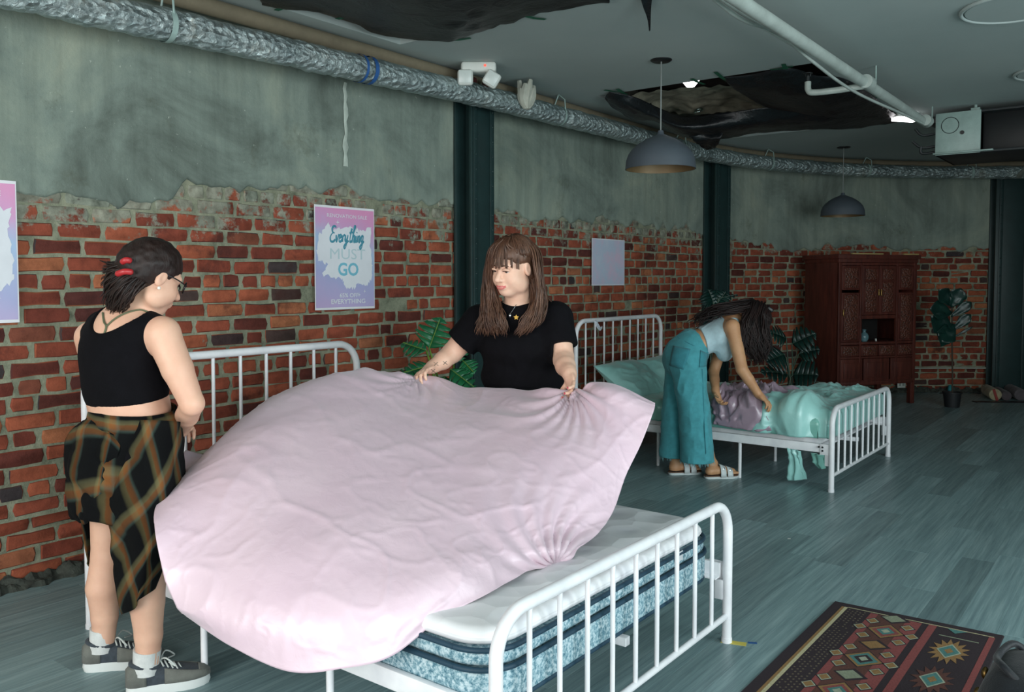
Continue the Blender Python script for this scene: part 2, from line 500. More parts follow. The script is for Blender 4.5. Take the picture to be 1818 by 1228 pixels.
# irregular brick blanks, shared by all bricks of a kind
def brick_blank(L, H, seed):
    r = random.Random(seed)
    j = lambda s: r.uniform(-s, s)
    hx, hz = L / 2, H / 2
    c = 0.007
    ring = [(-hx + c, -hz), (0, -hz + j(.002)), (hx - c, -hz), (hx, 0), (hx - c, hz), (0, hz + j(.002)), (-hx + c, hz), (-hx, 0)]
    ring = [(x + j(.004), z + j(.0035)) for x, z in ring]
    V = [(-0.02, x, z) for x, z in ring] + [(0.0075 + j(.001), x, z) for x, z in ring] + \
        [(0.0125 + j(.0022), x * (1 - .007 / hx) + j(.002), z * (1 - .005 / hz) + j(.0012)) for x, z in ring]
    F = []
    for a in (0, 8):
        for i in range(8):
            k = (i + 1) % 8; F.append((a + i, a + k, a + 8 + k, a + 8 + i))
    F += [(16, 17, 18, 19), (16, 19, 20, 23), (20, 21, 22, 23)]
    return np.array(V), F
BL = {'s': (0.226, 0.068), 'h': (0.108, 0.068)}
BLANKS = {k: [brick_blank(*BL[k], 100 * i + ord(k)) for i in range(10)] for k in BL}
BMESH = {}
for k in BLANKS:
    BMESH[k] = []
    for v, f in BLANKS[k]:
        me = bpy.data.meshes.new('brick'); me.from_pydata(v.tolist(), [], f); me.materials.append(BRICK)
        me.polygons.foreach_set('use_smooth', np.ones(len(me.polygons), dtype=bool)); me.set_sharp_from_angle(angle=math.radians(35)); me.update()
        BMESH[k].append(me)
def lip_z(t):
    a = vnoise(np.array([[t * 1.7, 0.3, 0.7]]), 1.0, 3, 5.0)[0]
    b = vnoise(np.array([[t * 9.0, 2.3, 0.7]]), 1.0, 3, 9.0)[0]
    base = (1.89 + .13 * min(1, max(0, (t - 2.35) / .4))) if t < 8.6 else 2.02 - min(0.15, (t - 8.6) * 0.1)
    return base + 0.05 * a + 0.05 * b

def brick_wall(root, t0, t1, nmax=300):
    """courses of bricks set proud of the mortar; headers every sixth course"""
    spots = []
    r = random.Random(int(t0 * 100) + 5)
    for k in range(0, 25):
        z = 0.045 + COURSE * k
        kind = 'h' if k % 6 == 5 else 's'
        Lb, gap = BL[kind][0], 0.015
        t = t0 + r.uniform(-0.1, 0.0) + (0.12 if k % 2 else 0)
        while t < t1 - 0.03:
            kd, sc = kind, r.uniform(0.93, 1.06)
            if kind == 's' and r.random() < 0.10: kd = 'h'
            L = BL[kd][0] * sc
            a, b = max(t, t0), min(t + L, t1 - 0.008)
            if b - a > 0.05:
                tc = (a + b) / 2
                if z + 0.03 < lip_z(tc) + 0.05 and r.random() > 0.012:
                    spots.append((tc, z + r.uniform(-.004, .004), kd, (b - a) / BL[kd][0], r.randrange(10), r.uniform(-.003, .004) - (0.060 if z < LEDGE else 0), r.uniform(-.012, .012)))
            t += L + gap * r.uniform(0.8, 1.3)
    def show(s):
        P = wall_pt(s[0], 0.01, s[1]); u, v, w = proj(P)
        if w < 0.5 or not (-40 < u < 1858 and -20 < v < 1260): return -1
        return 1.0 / w
    spots.sort(key=show, reverse=True)
    rest = []
    for i, (tc, z, kd, sc, var, off, tilt) in enumerate(spots):
        P = wall_pt(tc, off, z); a = wall_rot(tc)
        if i < nmax and show(spots[i]) > 0:
            o = bpy.data.objects.new('brick', BMESH[kd][var]); o.location = P
            o.rotation_euler = (tilt, 0, a); o.scale = (1, sc, 1); o.parent = root; COL.objects.link(o)
        else:
            v, f = BLANKS[kd][var]
            rest.append(((v * (1, sc, 1)) @ rotx(tilt).T @ rotz(a).T + P, f))
    if rest: obj('brickwork', rest, BRICK, root, 35, kind='stuff')

def wall_bay(name, t0, t1, label):
    root = obj(name, strip_wall(t0, t1, [0, LEDGE - 0.004, LEDGE - 0.004, H_CEIL], [-0.055, -0.055, 0.007, 0.007]), MORTAR, None, 30,
               label=label, cat='wall', kind='structure', origin=(0, 0, 0))
    WL[root] = np.zeros(3)
    return root
def plaster_coat(root, t0, t1):
    n = int((t1 - t0) / 0.03)
    ts = np.linspace(t0, t1, n)
    rows = []
    for t in ts:
        zl = lip_z(t)
        zz = [zl - 0.004, zl, zl + 0.012] + list(np.linspace(zl + 0.06, H_CEIL, 12))
        oo = [0.0, 0.018, 0.026] + [0.027] * 12
        rows.append([wall_pt(t, o, z) for z, o in zip(zz, oo)])
    P = np.array(rows)
    P[:, 2:, :] += (vnoise(P[:, 2:, :], 3.0, 3) * 0.004)[..., None] * np.array([1, -0.2, 0])
    return obj('plaster', gridmesh(P), PLASTER, root, 60)
W1 = wall_bay('wall_left', -3.0, 4.98, 'long brick wall with grey plaster above, left of the first column')
W2 = wall_bay('wall_middle', 4.98, 9.12, 'brick and plaster wall between the two dark green columns')
W3 = wall_bay('wall_curved', 9.12, ARC_S + ARC_R * PI / 2 + 2.4, 'curved brick wall at the far end behind the wooden cabinet')
for W, a, b, lim in ((W1, 0.6, 4.98, 300), (W2, 4.98, 9.12, 300), (W3, 9.12, 15.2, 300)):
    brick_wall(W, a, b, lim)
plaster_coat(W1, -3.0, 4.98); plaster_coat(W2, 4.98, 9.12); plaster_coat(W3, 9.12, ARC_S + ARC_R * PI / 2 + 2.4)
# crumbled mortar along the wall foot
RUBBLE = simple('dark_mortar_rubble', (62, 66, 60), .95, var=.6, scale=22, bump=1.0, bscale=60)
def crumble(root, t0, t1):
    n = int((t1 - t0) / 0.03); n *= 2; ts = np.linspace(t0, t1, n)
    prof = [(0.035, 0.0), (0.025, 0.012), (0.012, 0.022), (-.004, 0.032), (-.02, 0.042), (-.036, .05), (-0.058, 0.056)]
    P = np.array([[wall_pt(t, o, z) for o, z in prof] for t in ts])
    nz = vnoise(P, 14.0, 4)
    P[..., 0] += nz * 0.028; P[:, 1:, 2] += vnoise(P, 17.0, 4, 4.0)[:, 1:] * 0.030
    P[..., 2] = np.maximum(P[..., 2], 0.0)
    obj('crumbled_mortar', gridmesh(P), RUBBLE, root, 20, kind='stuff')
crumble(W1, 0.6, 4.8); crumble(W3, 9.3, 15.0)
# a filled chase in the plaster, and a lone dark patch
def plaster_patch(root, t, z0, z1, w, mat, seed):
    k = 14; zs = np.linspace(z0, z1, k)
    r = random.Random(seed)
    P = np.array([[wall_pt(t - w / 2 + r.uniform(-.3, .3) * w, 0.031, z), wall_pt(t, 0.036, z), wall_pt(t + w / 2 + r.uniform(-.3, .3) * w, 0.031, z)] for z in zs])
    obj('plaster_patch', gridmesh(P), mat, root, 60, label='pale filler strip')
FILLER = simple('pale_filler', (176, 186, 176), 0.9, var=0.15, scale=20)
DARK_PATCH = simple('damp_dark_plaster', (74, 80, 74), 0.95, var=0.2, scale=18)
plaster_patch(W1, 3.79, 2.2, 2.74, 0.035, FILLER, 3)

# floor: base slab and single planks running along Y
FLOOR_MIN, FLOOR_MAX = (-4.4, -3.0), (3.6, 13.6)
floor = obj('floor', box((-0.4, 5.3, -0.06), (8.0, 16.6, 0.1)), simple('screed', (52, 58, 58), 0.9), None, 30,
            label='grey wood plank floor of the whole room', cat='floor', kind='structure', origin=(0, 0, 0))
WL[floor] = np.zeros(3)
PW, PLN = 0.15, 1.22
me_pl = bpy.data.meshes.new('plank')
v, f = bbox((0, 0, -0.006), (PW - 0.0006, PLN - 0.0008, 0.012), 0.0006, seg=1)
me_pl.from_pydata(v.tolist(), [], f); me_pl.materials.append(PLANK); me_pl.update()
spots = []
r = random.Random(11)
for i in range(60):
    x = WX + 0.02 + PW * (i + 0.5)
    if x > 3.5: break
    y = -3.0 + r.uniform(0, PLN)
    while y < 13.2:
        inside = (x > WX - 0.1) and (y <= ARC_S or math.hypot(x - (WX + ARC_R), y - ARC_S) < ARC_R + 0.3 or x > WX + ARC_R)
        if inside: spots.append((x, y))
        y += PLN
def fshow(s):
    best = -1
    for dy in (-0.5, 0, 0.5):
        q = np.array([s[0], s[1] + dy, 0.0]) - CAM
        if q @ _f < 0.6: continue
        u, v_, w = proj((s[0], s[1] + dy, 0))
        if -60 < u < 1880 and -60 < v_ < 1300: best = max(best, 1 / w)
    return best
spots.sort(key=fshow, reverse=True)
rest = []
for i, (x, y) in enumerate(spots):
    if i < 300 and fshow((x, y)) > 0:
        o = bpy.data.objects.new('plank', me_pl); o.location = (x, y, 0); o.parent = floor; COL.objects.link(o)
    else: rest.append((v + np.array([x, y, 0]), f))
obj('planking', rest, PLANK, floor, 30, kind='stuff')

# ceiling with two torn-open bays
HOLES = [(-3.9, -1.95, 1.5, 3.92), (-3.72, -1.98, 5.98, 8.62)]
xs = sorted({-4.4, 3.6} | {h[0] for h in HOLES} | {h[1] for h in HOLES})
ys = sorted({-3.1, 13.6} | {h[2] for h in HOLES} | {h[3] for h in HOLES})
cells = []
for i in range(len(xs) - 1):
    for j in range(len(ys) - 1):
        cx, cy = (xs[i] + xs[i+1]) / 2, (ys[j] + ys[j+1]) / 2
        if any(h[0] < cx < h[1] and h[2] < cy < h[3] for h in HOLES): continue
        cells.append(box((cx, cy, H_CEIL + 0.02), (xs[i+1] - xs[i], ys[j+1] - ys[j], 0.04)))
ceiling = obj('ceiling', cells, CEIL, None, 30, label='grey-green painted ceiling with two torn openings', cat='ceiling', kind='structure', origin=(0, 0, 0))
WL[ceiling] = np.zeros(3)
# joists and the deck above the openings
DECK = simple('dusty_grey_deck', (150, 148, 136), 0.9, var=0.35, scale=5, bump=0.5, bscale=12)
JOIST = simple('dark_joist_wood', (44, 38, 34), 0.85)
for hx0, hx1, hy0, hy1 in HOLES:
    obj('deck', box(((hx0 + hx1) / 2, (hy0 + hy1) / 2, H_CEIL + 0.46), (hx1 - hx0 + 0.5, hy1 - hy0 + 0.5, 0.04)), DECK, ceiling, 30)
    for sx in (hx0 - 0.22, hx1 + 0.22):
        obj('cavity_side', box((sx, (hy0 + hy1) / 2, H_CEIL + 0.24), (0.03, hy1 - hy0 + 0.5, 0.42)), DECK, ceiling, 30)
    for sy in (hy0 - 0.22, hy1 + 0.22):
        obj('cavity_side', box(((hx0 + hx1) / 2, sy, H_CEIL + 0.24), (hx1 - hx0 + 0.5, 0.03, 0.42)), DECK, ceiling, 30)
    k = 4
    for i in range(k):
        y = hy0 + (hy1 - hy0) * (i + 0.6) / k
        obj('joist', bbox(((hx0 + hx1) / 2, y, H_CEIL + 0.30), (hx1 - hx0 + 0.4, 0.05, 0.26), 0.004), JOIST, ceiling, 30)

# street-side and rear walls with the shop windows that light the room
PAINT = simple('white_wall_paint', (170, 178, 174), 0.85, var=0.05)
GLASS = NT('window_glass'); GLASS.set((0.9, 0.97, 0.98, 1), 0.02, Transmission_Weight=1.0, IOR=1.02); GLASS = GLASS.m
def window_wall(name, axis, pos, lo, hi, wins, label):
    cells, edges = [], [lo] + [e for w in wins for e in w] + [hi]
    z0, z1 = 0.45, 2.78
    def bx(a, b, za, zb):
        if axis == 0: return box((pos, (a + b) / 2, (za + zb) / 2), (0.14, b - a, zb - za))
        return box(((a + b) / 2, pos, (za + zb) / 2), (b - a, 0.14, zb - za))
    cells += [bx(lo, hi, 0, z0), bx(lo, hi, z1, H_CEIL)]
    for i in range(0, len(edges), 2): cells.append(bx(edges[i], edges[i+1], z0, z1))
    w = obj(name, cells, PAINT, None, 30, label=label, cat='wall', kind='structure', origin=(0, 0, 0)); WL[w] = np.zeros(3)
    return w
window_wall('wall_right', 0, 3.58, -3.1, 13.6, [(-2.6, 0.8), (1.8, 4.6)], 'painted street wall with tall shop windows, right of the camera')
window_wall('wall_rear', 1, -3.08, -4.4, 3.6, [(-3.5, 0.3)], 'painted rear wall with a wide shop window, behind the camera')
nwin = 0
def window(axis, pos, a, b):
    global nwin
    nwin += 1
    z0, z1 = 0.45, 2.78; parts = []
    m = (a + b) / 2
    seg = [(a + .03, .06, None), (m, .05, None), (b - .03, .06, None)]
    for c, wd, _ in seg:
        parts.append(box((pos, c, (z0 + z1) / 2), (.08, wd, z1 - z0)) if axis == 0 else box((c, pos, (z0 + z1) / 2), (wd, .08, z1 - z0)))
    for zc in (z0 + .03, z1 - .03, 2.15):
        parts.append(box((pos, m, zc), (.08, b - a, .06)) if axis == 0 else box((m, pos, zc), (b - a, .08, .06)))
    o = obj('window_%d' % nwin, parts, DARK_METAL, None, 30, kind='structure', label='dark metal framed shop window letting in daylight', cat='window', origin=(0, 0, 0)); WL[o] = np.zeros(3)
    for p0, p1 in ((a, m), (m, b)):
        g = box((pos, (p0 + p1) / 2, (z0 + z1) / 2), (.008, p1 - p0, z1 - z0)) if axis == 0 else box(((p0 + p1) / 2, pos, (z0 + z1) / 2), (p1 - p0, .008, z1 - z0))
        obj('pane', g, GLASS, o, None)
window(0, 3.58, -2.6, 0.8); window(0, 3.58, 1.8, 4.6); window(1, -3.08, -3.5, 0.3)

# steel columns
def column(name, base, ang, w, dp, label):
    """riveted H-column; local +x looks into the room, y along the wall"""
    R = rotz(ang)
    root = empty(name, base, label, 'column', 'dark green steel columns')
    root['kind'] = 'structure'
    h = H_CEIL
    def B(c, s, n, b=0.004): return obj(n, [(lambda q: (q[0] @ R.T + np.array(base), q[1]))(bbox(c, s, b))], GREEN_STEEL, root, 40)
    B((dp - 0.012, 0, h / 2), (0.024, w, h), 'front_flange')
    B((0.012, 0, h / 2), (0.024, w * 1.05, h), 'back_flange')
    B((dp / 2, 0, h / 2), (dp - 0.05, 0.06, h), 'web')
    for s in (-1, 1):
        B((dp + 0.006, s * w * 0.36, h / 2), (0.012, 0.045, h), 'edge_plate', 0.003)
    riv = []
    for i in range(26):
        for s in (-1, 1):
            riv.append(sphere(np.array([dp + 0.013, s * w * 0.36, 0.08 + i * 0.11]) @ R.T + np.array(base), 0.008, 8, 4))
    obj('rivets', riv, GREEN_STEEL, root, 60, kind='stuff')
    B((dp / 2, 0, 0.012), (dp + 0.08, w + 0.1, 0.024), 'base_plate')
    return root
column('steel_column', (WX + 0.032, 4.985, 0), 0, 0.27, 0.17, 'dark green steel column right of the pink sale poster')
column('steel_column', tuple(wall_pt(9.13, .032, 0)), wall_rot(9.13), 0.27, 0.17, 'dark green steel column behind the bending person')
Pq = wall_hit(1783, 560); tq = wall_t(Pq)
rc = wall_pt(tq, 0.03, 0)
column('steel_column', tuple(rc), wall_rot(tq) - 0.0, 0.42, 0.17, 'wide dark green steel column at the right edge by the fig tree')
# ================================================================ beds
def arch(d, s0, s1, h, r=0.12, n=10):
    """inverted-U path in the plane x = d from the floor, rounded shoulders"""
    P = [(d, s0, 0.0), (d, s0, h - r)]
    for i in range(1, n + 1):
        a = PI / 2 * i / n; P.append((d, s0 + r * (1 - math.cos(a)), h - r + r * math.sin(a)))
    P.append((d, s0 + (s1 - s0) * 0.5, h))
    for i in range(n + 1):
        a = PI / 2 * i / n; P.append((d, s1 - r * (1 - math.sin(a)), h - r + r * math.cos(a)))
    P.append((d, s1, 0.0))
    return np.array(P)
def make_bed(base, dh, df, s0, s1, hh, hf, label):
    b = empty('metal_bed', base, label, 'bed', 'white metal beds')
    for nm, d, h, low in (('headboard', dh, hh, 0.32), ('footboard', df, hf, 0.11)):
        hb = obj(nm, tube(arch(d, s0, s1, h, 0.13 if nm == 'headboard' else 0.12), 0.0195, 14), ENAMEL, b, 50)
        obj('cross_rail', cyl((d, s0, low), (d, s1, low), 0.0125, 12), ENAMEL, hb, 50)
        k = 9
        for i in range(k):
            s = s0 + (s1 - s0) * (i + 1) / (k + 1)
            obj('spindle', cyl((d, s, low), (d, s, h - 0.005), 0.0085, 10), ENAMEL, hb, 50)
    for s, q in ((s0, 1), (s1, -1)):
        rl = obj('side_rail', [bbox(((dh + df) / 2, s + q * 0.012, 0.295), (df - dh - 0.05, 0.022, 0.06), 0.003),
                               bbox(((dh + df) / 2, s + q * 0.035, 0.268), (df - dh - 0.05, 0.05, 0.006), 0.002)], ENAMEL, b, 40)
        for d, e in ((dh, 1), (df, -1)):
            obj('bracket', [bbox((d + e * 0.045, s - q * 0.003, 0.29), (0.07, 0.006, 0.075), 0.002), bbox((d + e * 0.03, s + q * 0.01, 0.215), (0.035, 0.02, 0.08), 0.003)], ENAMEL, rl, 40)
            for bx_, bz in ((0.06, 0.305), (0.085, 0.305), (0.06, 0.28)):
                obj('bolt', cyl((d + e * bx_, s - q * 0.004, bz), (d + e * bx_, s - q * 0.012, bz), 0.0065, 8), DARK_METAL, rl, 40)
    for i in range(8):
        d = dh + (df - dh) * (i + 0.5) / 8
        obj('slat', bbox((d, (s0 + s1) / 2, 0.275), (0.06, s1 - s0 - 0.06, 0.012), 0.002), ENAMEL, b, 40)
    obj('centre_beam', bbox(((dh + df) / 2, (s0 + s1) / 2, 0.25), (df - dh - 0.06, 0.03, 0.03), 0.002), ENAMEL, b, 40)
    for d in (dh + (df - dh) * 0.36, dh + (df - dh) * 0.68):
        for s in (s0 + 0.03, (s0 + s1) / 2, s1 - 0.03):
            obj('support_leg', cyl((d, s, 0), (d, s, 0.275), 0.0125, 10), ENAMEL, b, 50)
    for s in (s0, s1):
        for d in (dh, df):
            obj('foot_cap', cyl((d, s, 0), (d, s, 0.02), 0.0215, 14), ENAMEL, b, 50)
    return b
B1 = dict(dh=-3.57, df=-1.385, s0=1.735, s1=3.235)
B2 = dict(dh=-3.92, df=-1.815, s0=5.985, s1=7.487)
make_bed((-2.48, 2.485, 0), hh=1.115, hf=0.575, label='white metal bed with a bare mattress under the pink sheet', **B1)
make_bed((-2.87, 6.735, 0), hh=1.115, hf=0.575, label='white metal bed with mint satin bedding beside the bending person', **B2)

# bare mattress on the near bed
def rrect(x0, x1, y0, y1, r, n=8):
    P = []
    for cx, cy, a0 in ((x1 - r, y0 + r, -PI/2), (x1 - r, y1 - r, 0), (x0 + r, y1 - r, PI/2), (x0 + r, y0 + r, PI)):
        for i in range(n + 1):
            a = a0 + PI / 2 * i / n; P.append((cx + r * math.cos(a), cy + r * math.sin(a)))
    return np.array(P)
def ringstack(rings):
    n = len(rings[0]); V = np.vstack(rings); F = []
    for k in range(len(rings) - 1):
        for i in range(n):
            j = (i + 1) % n; F.append((k*n+i, k*n+j, (k+1)*n+j, (k+1)*n+i))
    F.append(tuple(range(n-1, -1, -1))); F.append(tuple((len(rings)-1)*n+i for i in range(n)))
    return V, F
def slab(x0, x1, y0, y1, z0, z1, r, b, n=8):
    rings = []
    for i in range(5):
        a = PI / 2 * i / 4; ins = b * (1 - math.sin(a)); rings.append(np.c_[rrect(x0+ins, x1-ins, y0+ins, y1-ins, r, n), np.full(4*(n+1), z0 + b*(1-math.cos(a)))])
    for i in range(5):
        a = PI / 2 * i / 4; ins = b * (1 - math.cos(a)); rings.append(np.c_[rrect(x0+ins, x1-ins, y0+ins, y1-ins, r, n), np.full(4*(n+1), z1 - b + b*math.sin(a))])
    return ringstack(rings)
MX0, MX1, MY0, MY1 = -3.53, -1.425, 1.762, 3.208
NAVY = simple('dark_teal_piping', (26, 58, 76), 0.6)
mt = empty('mattress', ((MX0+MX1)/2, (MY0+MY1)/2, 0.282), 'blue and white ticking mattress with a quilted white top on the near bed', 'mattress')
obj('base_panel', slab(MX0, MX1, MY0, MY1, 0.282, 0.388, 0.13, 0.02), TICKING, mt, 60)
obj('pillow_band', slab(MX0+.004, MX1-.004, MY0+.004, MY1-.004, 0.392, 0.442, 0.13, 0.02), TICKING, mt, 60)
obj('quilted_top', slab(MX0+.01, MX1-.01, MY0+.01, MY1-.01, 0.444, 0.497, 0.13, 0.03), QUILT, mt, 60)
cl = at(1206, 988, 0, MX1 + .002); obj('care_label', bbox((MX1 + .001, cl[1], cl[2]), (.003, .06, .035), .001, seg=1), simple('silver_label', (196, 200, 204), .3), mt, 30, label='shiny pale label')
for z, ins in ((0.286, 0.006), (0.390, 0.0), (0.443, 0.004)):
    rp = rrect(MX0+ins, MX1-ins, MY0+ins, MY1-ins, 0.13, 8)
    P = np.c_[np.vstack([rp, rp[:1]]), np.full(len(rp)+1, z)]
    obj('piping', tube(P, 0.0085, 8, caps=False), NAVY, mt, 60)
tg = px(1060, 568, 7.12)
obj('cloth_tag', [tube(smooth_path([tg + (0, -.03, .0), tg + (.012, -.01, -.045), tg + (.014, .03, -.075), tg + (.01, .065, -.06)], 5), [.012] + [.016] * 14 + [.008], 8, flat=(0, .3, 1))], m_cloth('white_navy_ribbon', (176, 182, 190), .8, .4, 60), None, 60,
    label='small white and navy ribbon hanging on the far headboard', cat='ribbon')
# ================================================================ overhead: duct, pipes, plastic, lamps
def duct_path(off, zf, t0, t1, step=0.05):
    return np.array([wall_pt(t, off, zf(t)) for t in np.arange(t0, t1, step)])
zd = lambda t: float(np.interp(t, [1.0, 1.6, 2.4, 3.5, 4.8, 6.8, 20], [2.66, 2.69, 2.715, 2.745, 2.775, 2.79, 2.79]))
P = duct_path(0.36, zd, -2.9, 16.3, 0.022)
V, F = tube(P, 0.076, 28)
k = 28; Q = V.reshape(-1, k, 3); C0 = P[:, None, :]
amp = (0.007 * np.abs(vnoise(Q, 9.0, 3)) + 0.004 * vnoise(Q, 26.0, 2, 3.0))
Q = Q + (Q - C0) / 0.076 * amp[..., None]
t_ax = np.arange(len(P)) * 0.022
Q = C0 + (Q - C0) * (1 - 0.10 * np.exp(-((t_ax % 1.35) - 0.6) ** 2 / 0.0006))[:, None, None]   # taped joints pinch the jacket
duct = empty('foil_wrapped_duct', (WX + 0.36, 3.0, 2.65), 'long pipe wrapped in crinkled silver foil running along the wall top', 'pipe')
obj('foil_jacket', (Q.reshape(-1, 3), F), FOIL, duct, 180)
def band(t0, t1, mat, nm, rr=0.085):
    Pb = duct_path(0.36, zd, t0, t1, 0.01)
    obj(nm, tube(Pb, rr, 24, caps=False), mat, duct, 60)
band(3.60, 3.63, BLUE_TAPE, 'tape_band'); band(3.67, 3.70, BLUE_TAPE, 'tape_band')
for t in (2.35, 5.75, 7.9, 9.75, 11.4, 12.9):
    p = wall_pt(t, 0.36, 0); zt = zd(t)
    obj('hanger', [tube([(p[0] + .07, p[1], zt + .02), (p[0] + .06, p[1], zt + .12), (p[0], p[1], H_CEIL)], 0.006, 6), tube([(p[0] - .07, p[1], zt + .02), (p[0], p[1], H_CEIL)], 0.006, 6)], GALV, duct, 60)
    band(t - .015, t + .015, GALV, 'hanger_strap', 0.084)
obj('dirty_steam_pipe', tube(duct_path(0.265, lambda t: 2.895, -2.9, 16.3, 0.06), 0.045, 14), RUSTY, None, 60,
    label='dirty brown pipe tucked between the foil pipe and the ceiling', cat='pipe')
# torn wrap collar standing on the foil pipe
pp = px(935, 175, 6.35)
cr = []
for i in range(9):
    a = i * 0.7; cr.append(tube(smooth_path([pp + (0, 0, -.06), pp + (.03 * math.cos(a), .05 * math.sin(a), 0.0), pp + (.05 * math.cos(a + .4), .06 * math.sin(a + .4), .07 + .03 * (i % 3))], 3), [.028, .03, .03, .03, .028, .024, .016], 6))
obj('torn_wrap_collar', cr, simple('ragged_white_wrap', (170, 172, 160), 0.8, var=0.2), None, 50, label='ragged white wrap collar sticking up from the foil pipe', cat='pipe wrap')

# sprinkler pipe under the ceiling
sp = empty('sprinkler_pipe', (-1.66, 3.0, 2.76), 'white painted sprinkler pipe running along the ceiling to the fan unit', 'pipe')
SX, SZ = -1.66, 2.8
obj('main_pipe', cyl((SX + .02, -2.9, SZ), (SX - .03, 8.05, SZ), 0.036, 18), PIPE_WHITE, sp, 60)
for y in (0.5, 2.9, 6.12, 7.9):
    obj('coupling', cyl((SX, y - .05, SZ), (SX, y + .05, SZ), 0.046, 18), PIPE_WHITE, sp, 60)
    obj('hanger_rod', cyl((SX, y + .2, SZ + .03), (SX, y + .2, H_CEIL), 0.006, 8), GALV, sp, 60)
br = obj('branch', [tube(smooth_path([(SX, 6.12, SZ - .02), (SX - .16, 6.10, SZ - .03), (SX - .34, 6.08, SZ - .03), (SX - .385, 6.08, SZ - .01), (SX - .39, 6.08, SZ + .05)], 6), 0.022, 12)], PIPE_WHITE, sp, 60)
obj('sprinkler_head', [cyl((SX - .39, 6.08, SZ + .05), (SX - .39, 6.08, SZ + .09), 0.014, 10), cyl((SX - .39, 6.08, SZ + .105), (SX - .39, 6.08, SZ + .11), 0.032, 14),
    tube([(SX - .375, 6.08, SZ + .085), (SX - .37, 6.08, SZ + .107)], .004, 6), tube([(SX - .405, 6.08, SZ + .085), (SX - .41, 6.08, SZ + .107)], .004, 6)], DARK_METAL, br, 60)
obj('cable', tube(smooth_path([(SX - .07, 1.0, 2.88), (SX - .09, 3.2, 2.84), (SX - .12, 4.2, 2.80), (SX - .10, 4.7, 2.83), (SX - .06, 5.2, 2.76), (SX - .07, 5.8, 2.74), (SX - .05, 6.3, 2.73), (SX - .02, 7.2, 2.75), (SX - .01, 8.0, 2.77)], 8), 0.010, 8), PIPE_WHITE, sp, 60)
obj('cable', tube(smooth_path([(SX - .11, 1.0, 2.90), (SX - .13, 3.2, 2.88), (SX - .15, 4.3, 2.85), (SX - .08, 5.0, 2.80)], 8), 0.008, 8), PIPE_WHITE, sp, 60)

# black plastic sheeting taped round the openings
def m_black_poly():
    t = NT('black_polythene'); pos = t.coord()
    t.set(t.ramp(t.noise(pos, 6, 4), [(0.3, srgb(14, 17, 20)), (0.7, srgb(24, 28, 31))]), 0.42)
    t.bump(t.noise(pos, 9, 5, 0.6, 1.0), 0.5, 0.03); return t.m
POLY = m_black_poly()
def poly_sheet(net, label, m=26, n=60, amp=0.018, sc=5.0, jag=0.0):
    C = np.array([[at(u, v, 2, z) for u, v, z in row] for row in net])
    Pg = catmull(C, m, n)
    nz = vnoise(Pg, sc, 3) * amp; nz[0] *= .2
    Pg[..., 2] -= np.abs(nz)
    if jag: Pg[-1] += np.c_[np.zeros(n), vnoise(Pg[-1], 22, 2) * jag, np.zeros(n)]
    Pg[..., 2] = np.minimum(Pg[..., 2], H_CEIL - 0.004)
    o = obj('black_plastic_sheet', gridmesh(Pg), POLY, None, 180, label=label, cat='plastic sheet', group='torn black plastic on the ceiling')
    md = o.modifiers.new('thickness', 'SOLIDIFY'); md.thickness = 0.003; md.offset = 1
    return o
c = H_CEIL - .005
poly_sheet([[(450, -160, c), (600, -160, c), (760, -160, c), (900, -160, c), (1000, -160, c), (1100, -160, c)],
            [(455, -60, 2.88), (590, -60, 2.85), (740, -50, 2.82), (880, -60, 2.85), (980, -60, 2.86), (1090, -70, 2.88)],
            [(460, -10, 2.92), (590, 5, 2.88), (730, 30, 2.84), (850, 25, 2.86), (960, -5, 2.9), (1085, -25, 2.92)],
            [(466, 8, c), (560, 14, c), (645, 44, c), (700, 66, c), (780, 73, c), (860, 60, c), (930, 30, c), (1000, 26, c), (1082, 0, c)][0:1] + [(585, 24, c), (690, 62, c), (800, 71, c), (925, 31, c), (1082, 0, c)]],
           'black plastic sheet sagging over the nearer ceiling opening at the top of the picture', jag=0.012)
poly_sheet([[(1136, -10, c), (1142, -6, c), (1150, -6, c), (1158, -10, c)], [(1142, 12, 2.92), (1146, 14, 2.92), (1151, 14, 2.92), (1156, 12, 2.92)], [(1150, 34, 2.9), (1151.5, 36, 2.9), (1153, 36, 2.9), (1155, 34, 2.9)], [(1153, 54, 2.88), (1153.3, 55, 2.88), (1153.6, 55, 2.88), (1154, 54, 2.88)]],
           'thin torn tail of black plastic hanging from the ceiling near the sprinkler pipe', 12, 8, 0.004)
poly_sheet([[(1082, 163, c), (1128, 172, 2.93), (1168, 190, 2.90), (1215, 206, 2.88), (1290, 199, 2.88), (1370, 190, 2.89), (1440, 186, 2.9), (1520, 190, 2.92), (1606, 206, c)],
            [(1074, 174, 2.92), (1115, 190, 2.86), (1160, 206, 2.82), (1215, 226, 2.76), (1285, 226, 2.76), (1365, 218, 2.80), (1445, 212, 2.83), (1525, 208, 2.88), (1604, 210, c)],
            [(1084, 187, 2.9), (1122, 211, 2.84), (1165, 216, 2.82), (1215, 243, 2.74), (1282, 246, 2.75), (1345, 236, 2.8), (1435, 230, 2.84), (1525, 226, 2.88), (1602, 214, c)]],
           'long black plastic sheet drooping along the lower side of the far ceiling opening', jag=0.02)
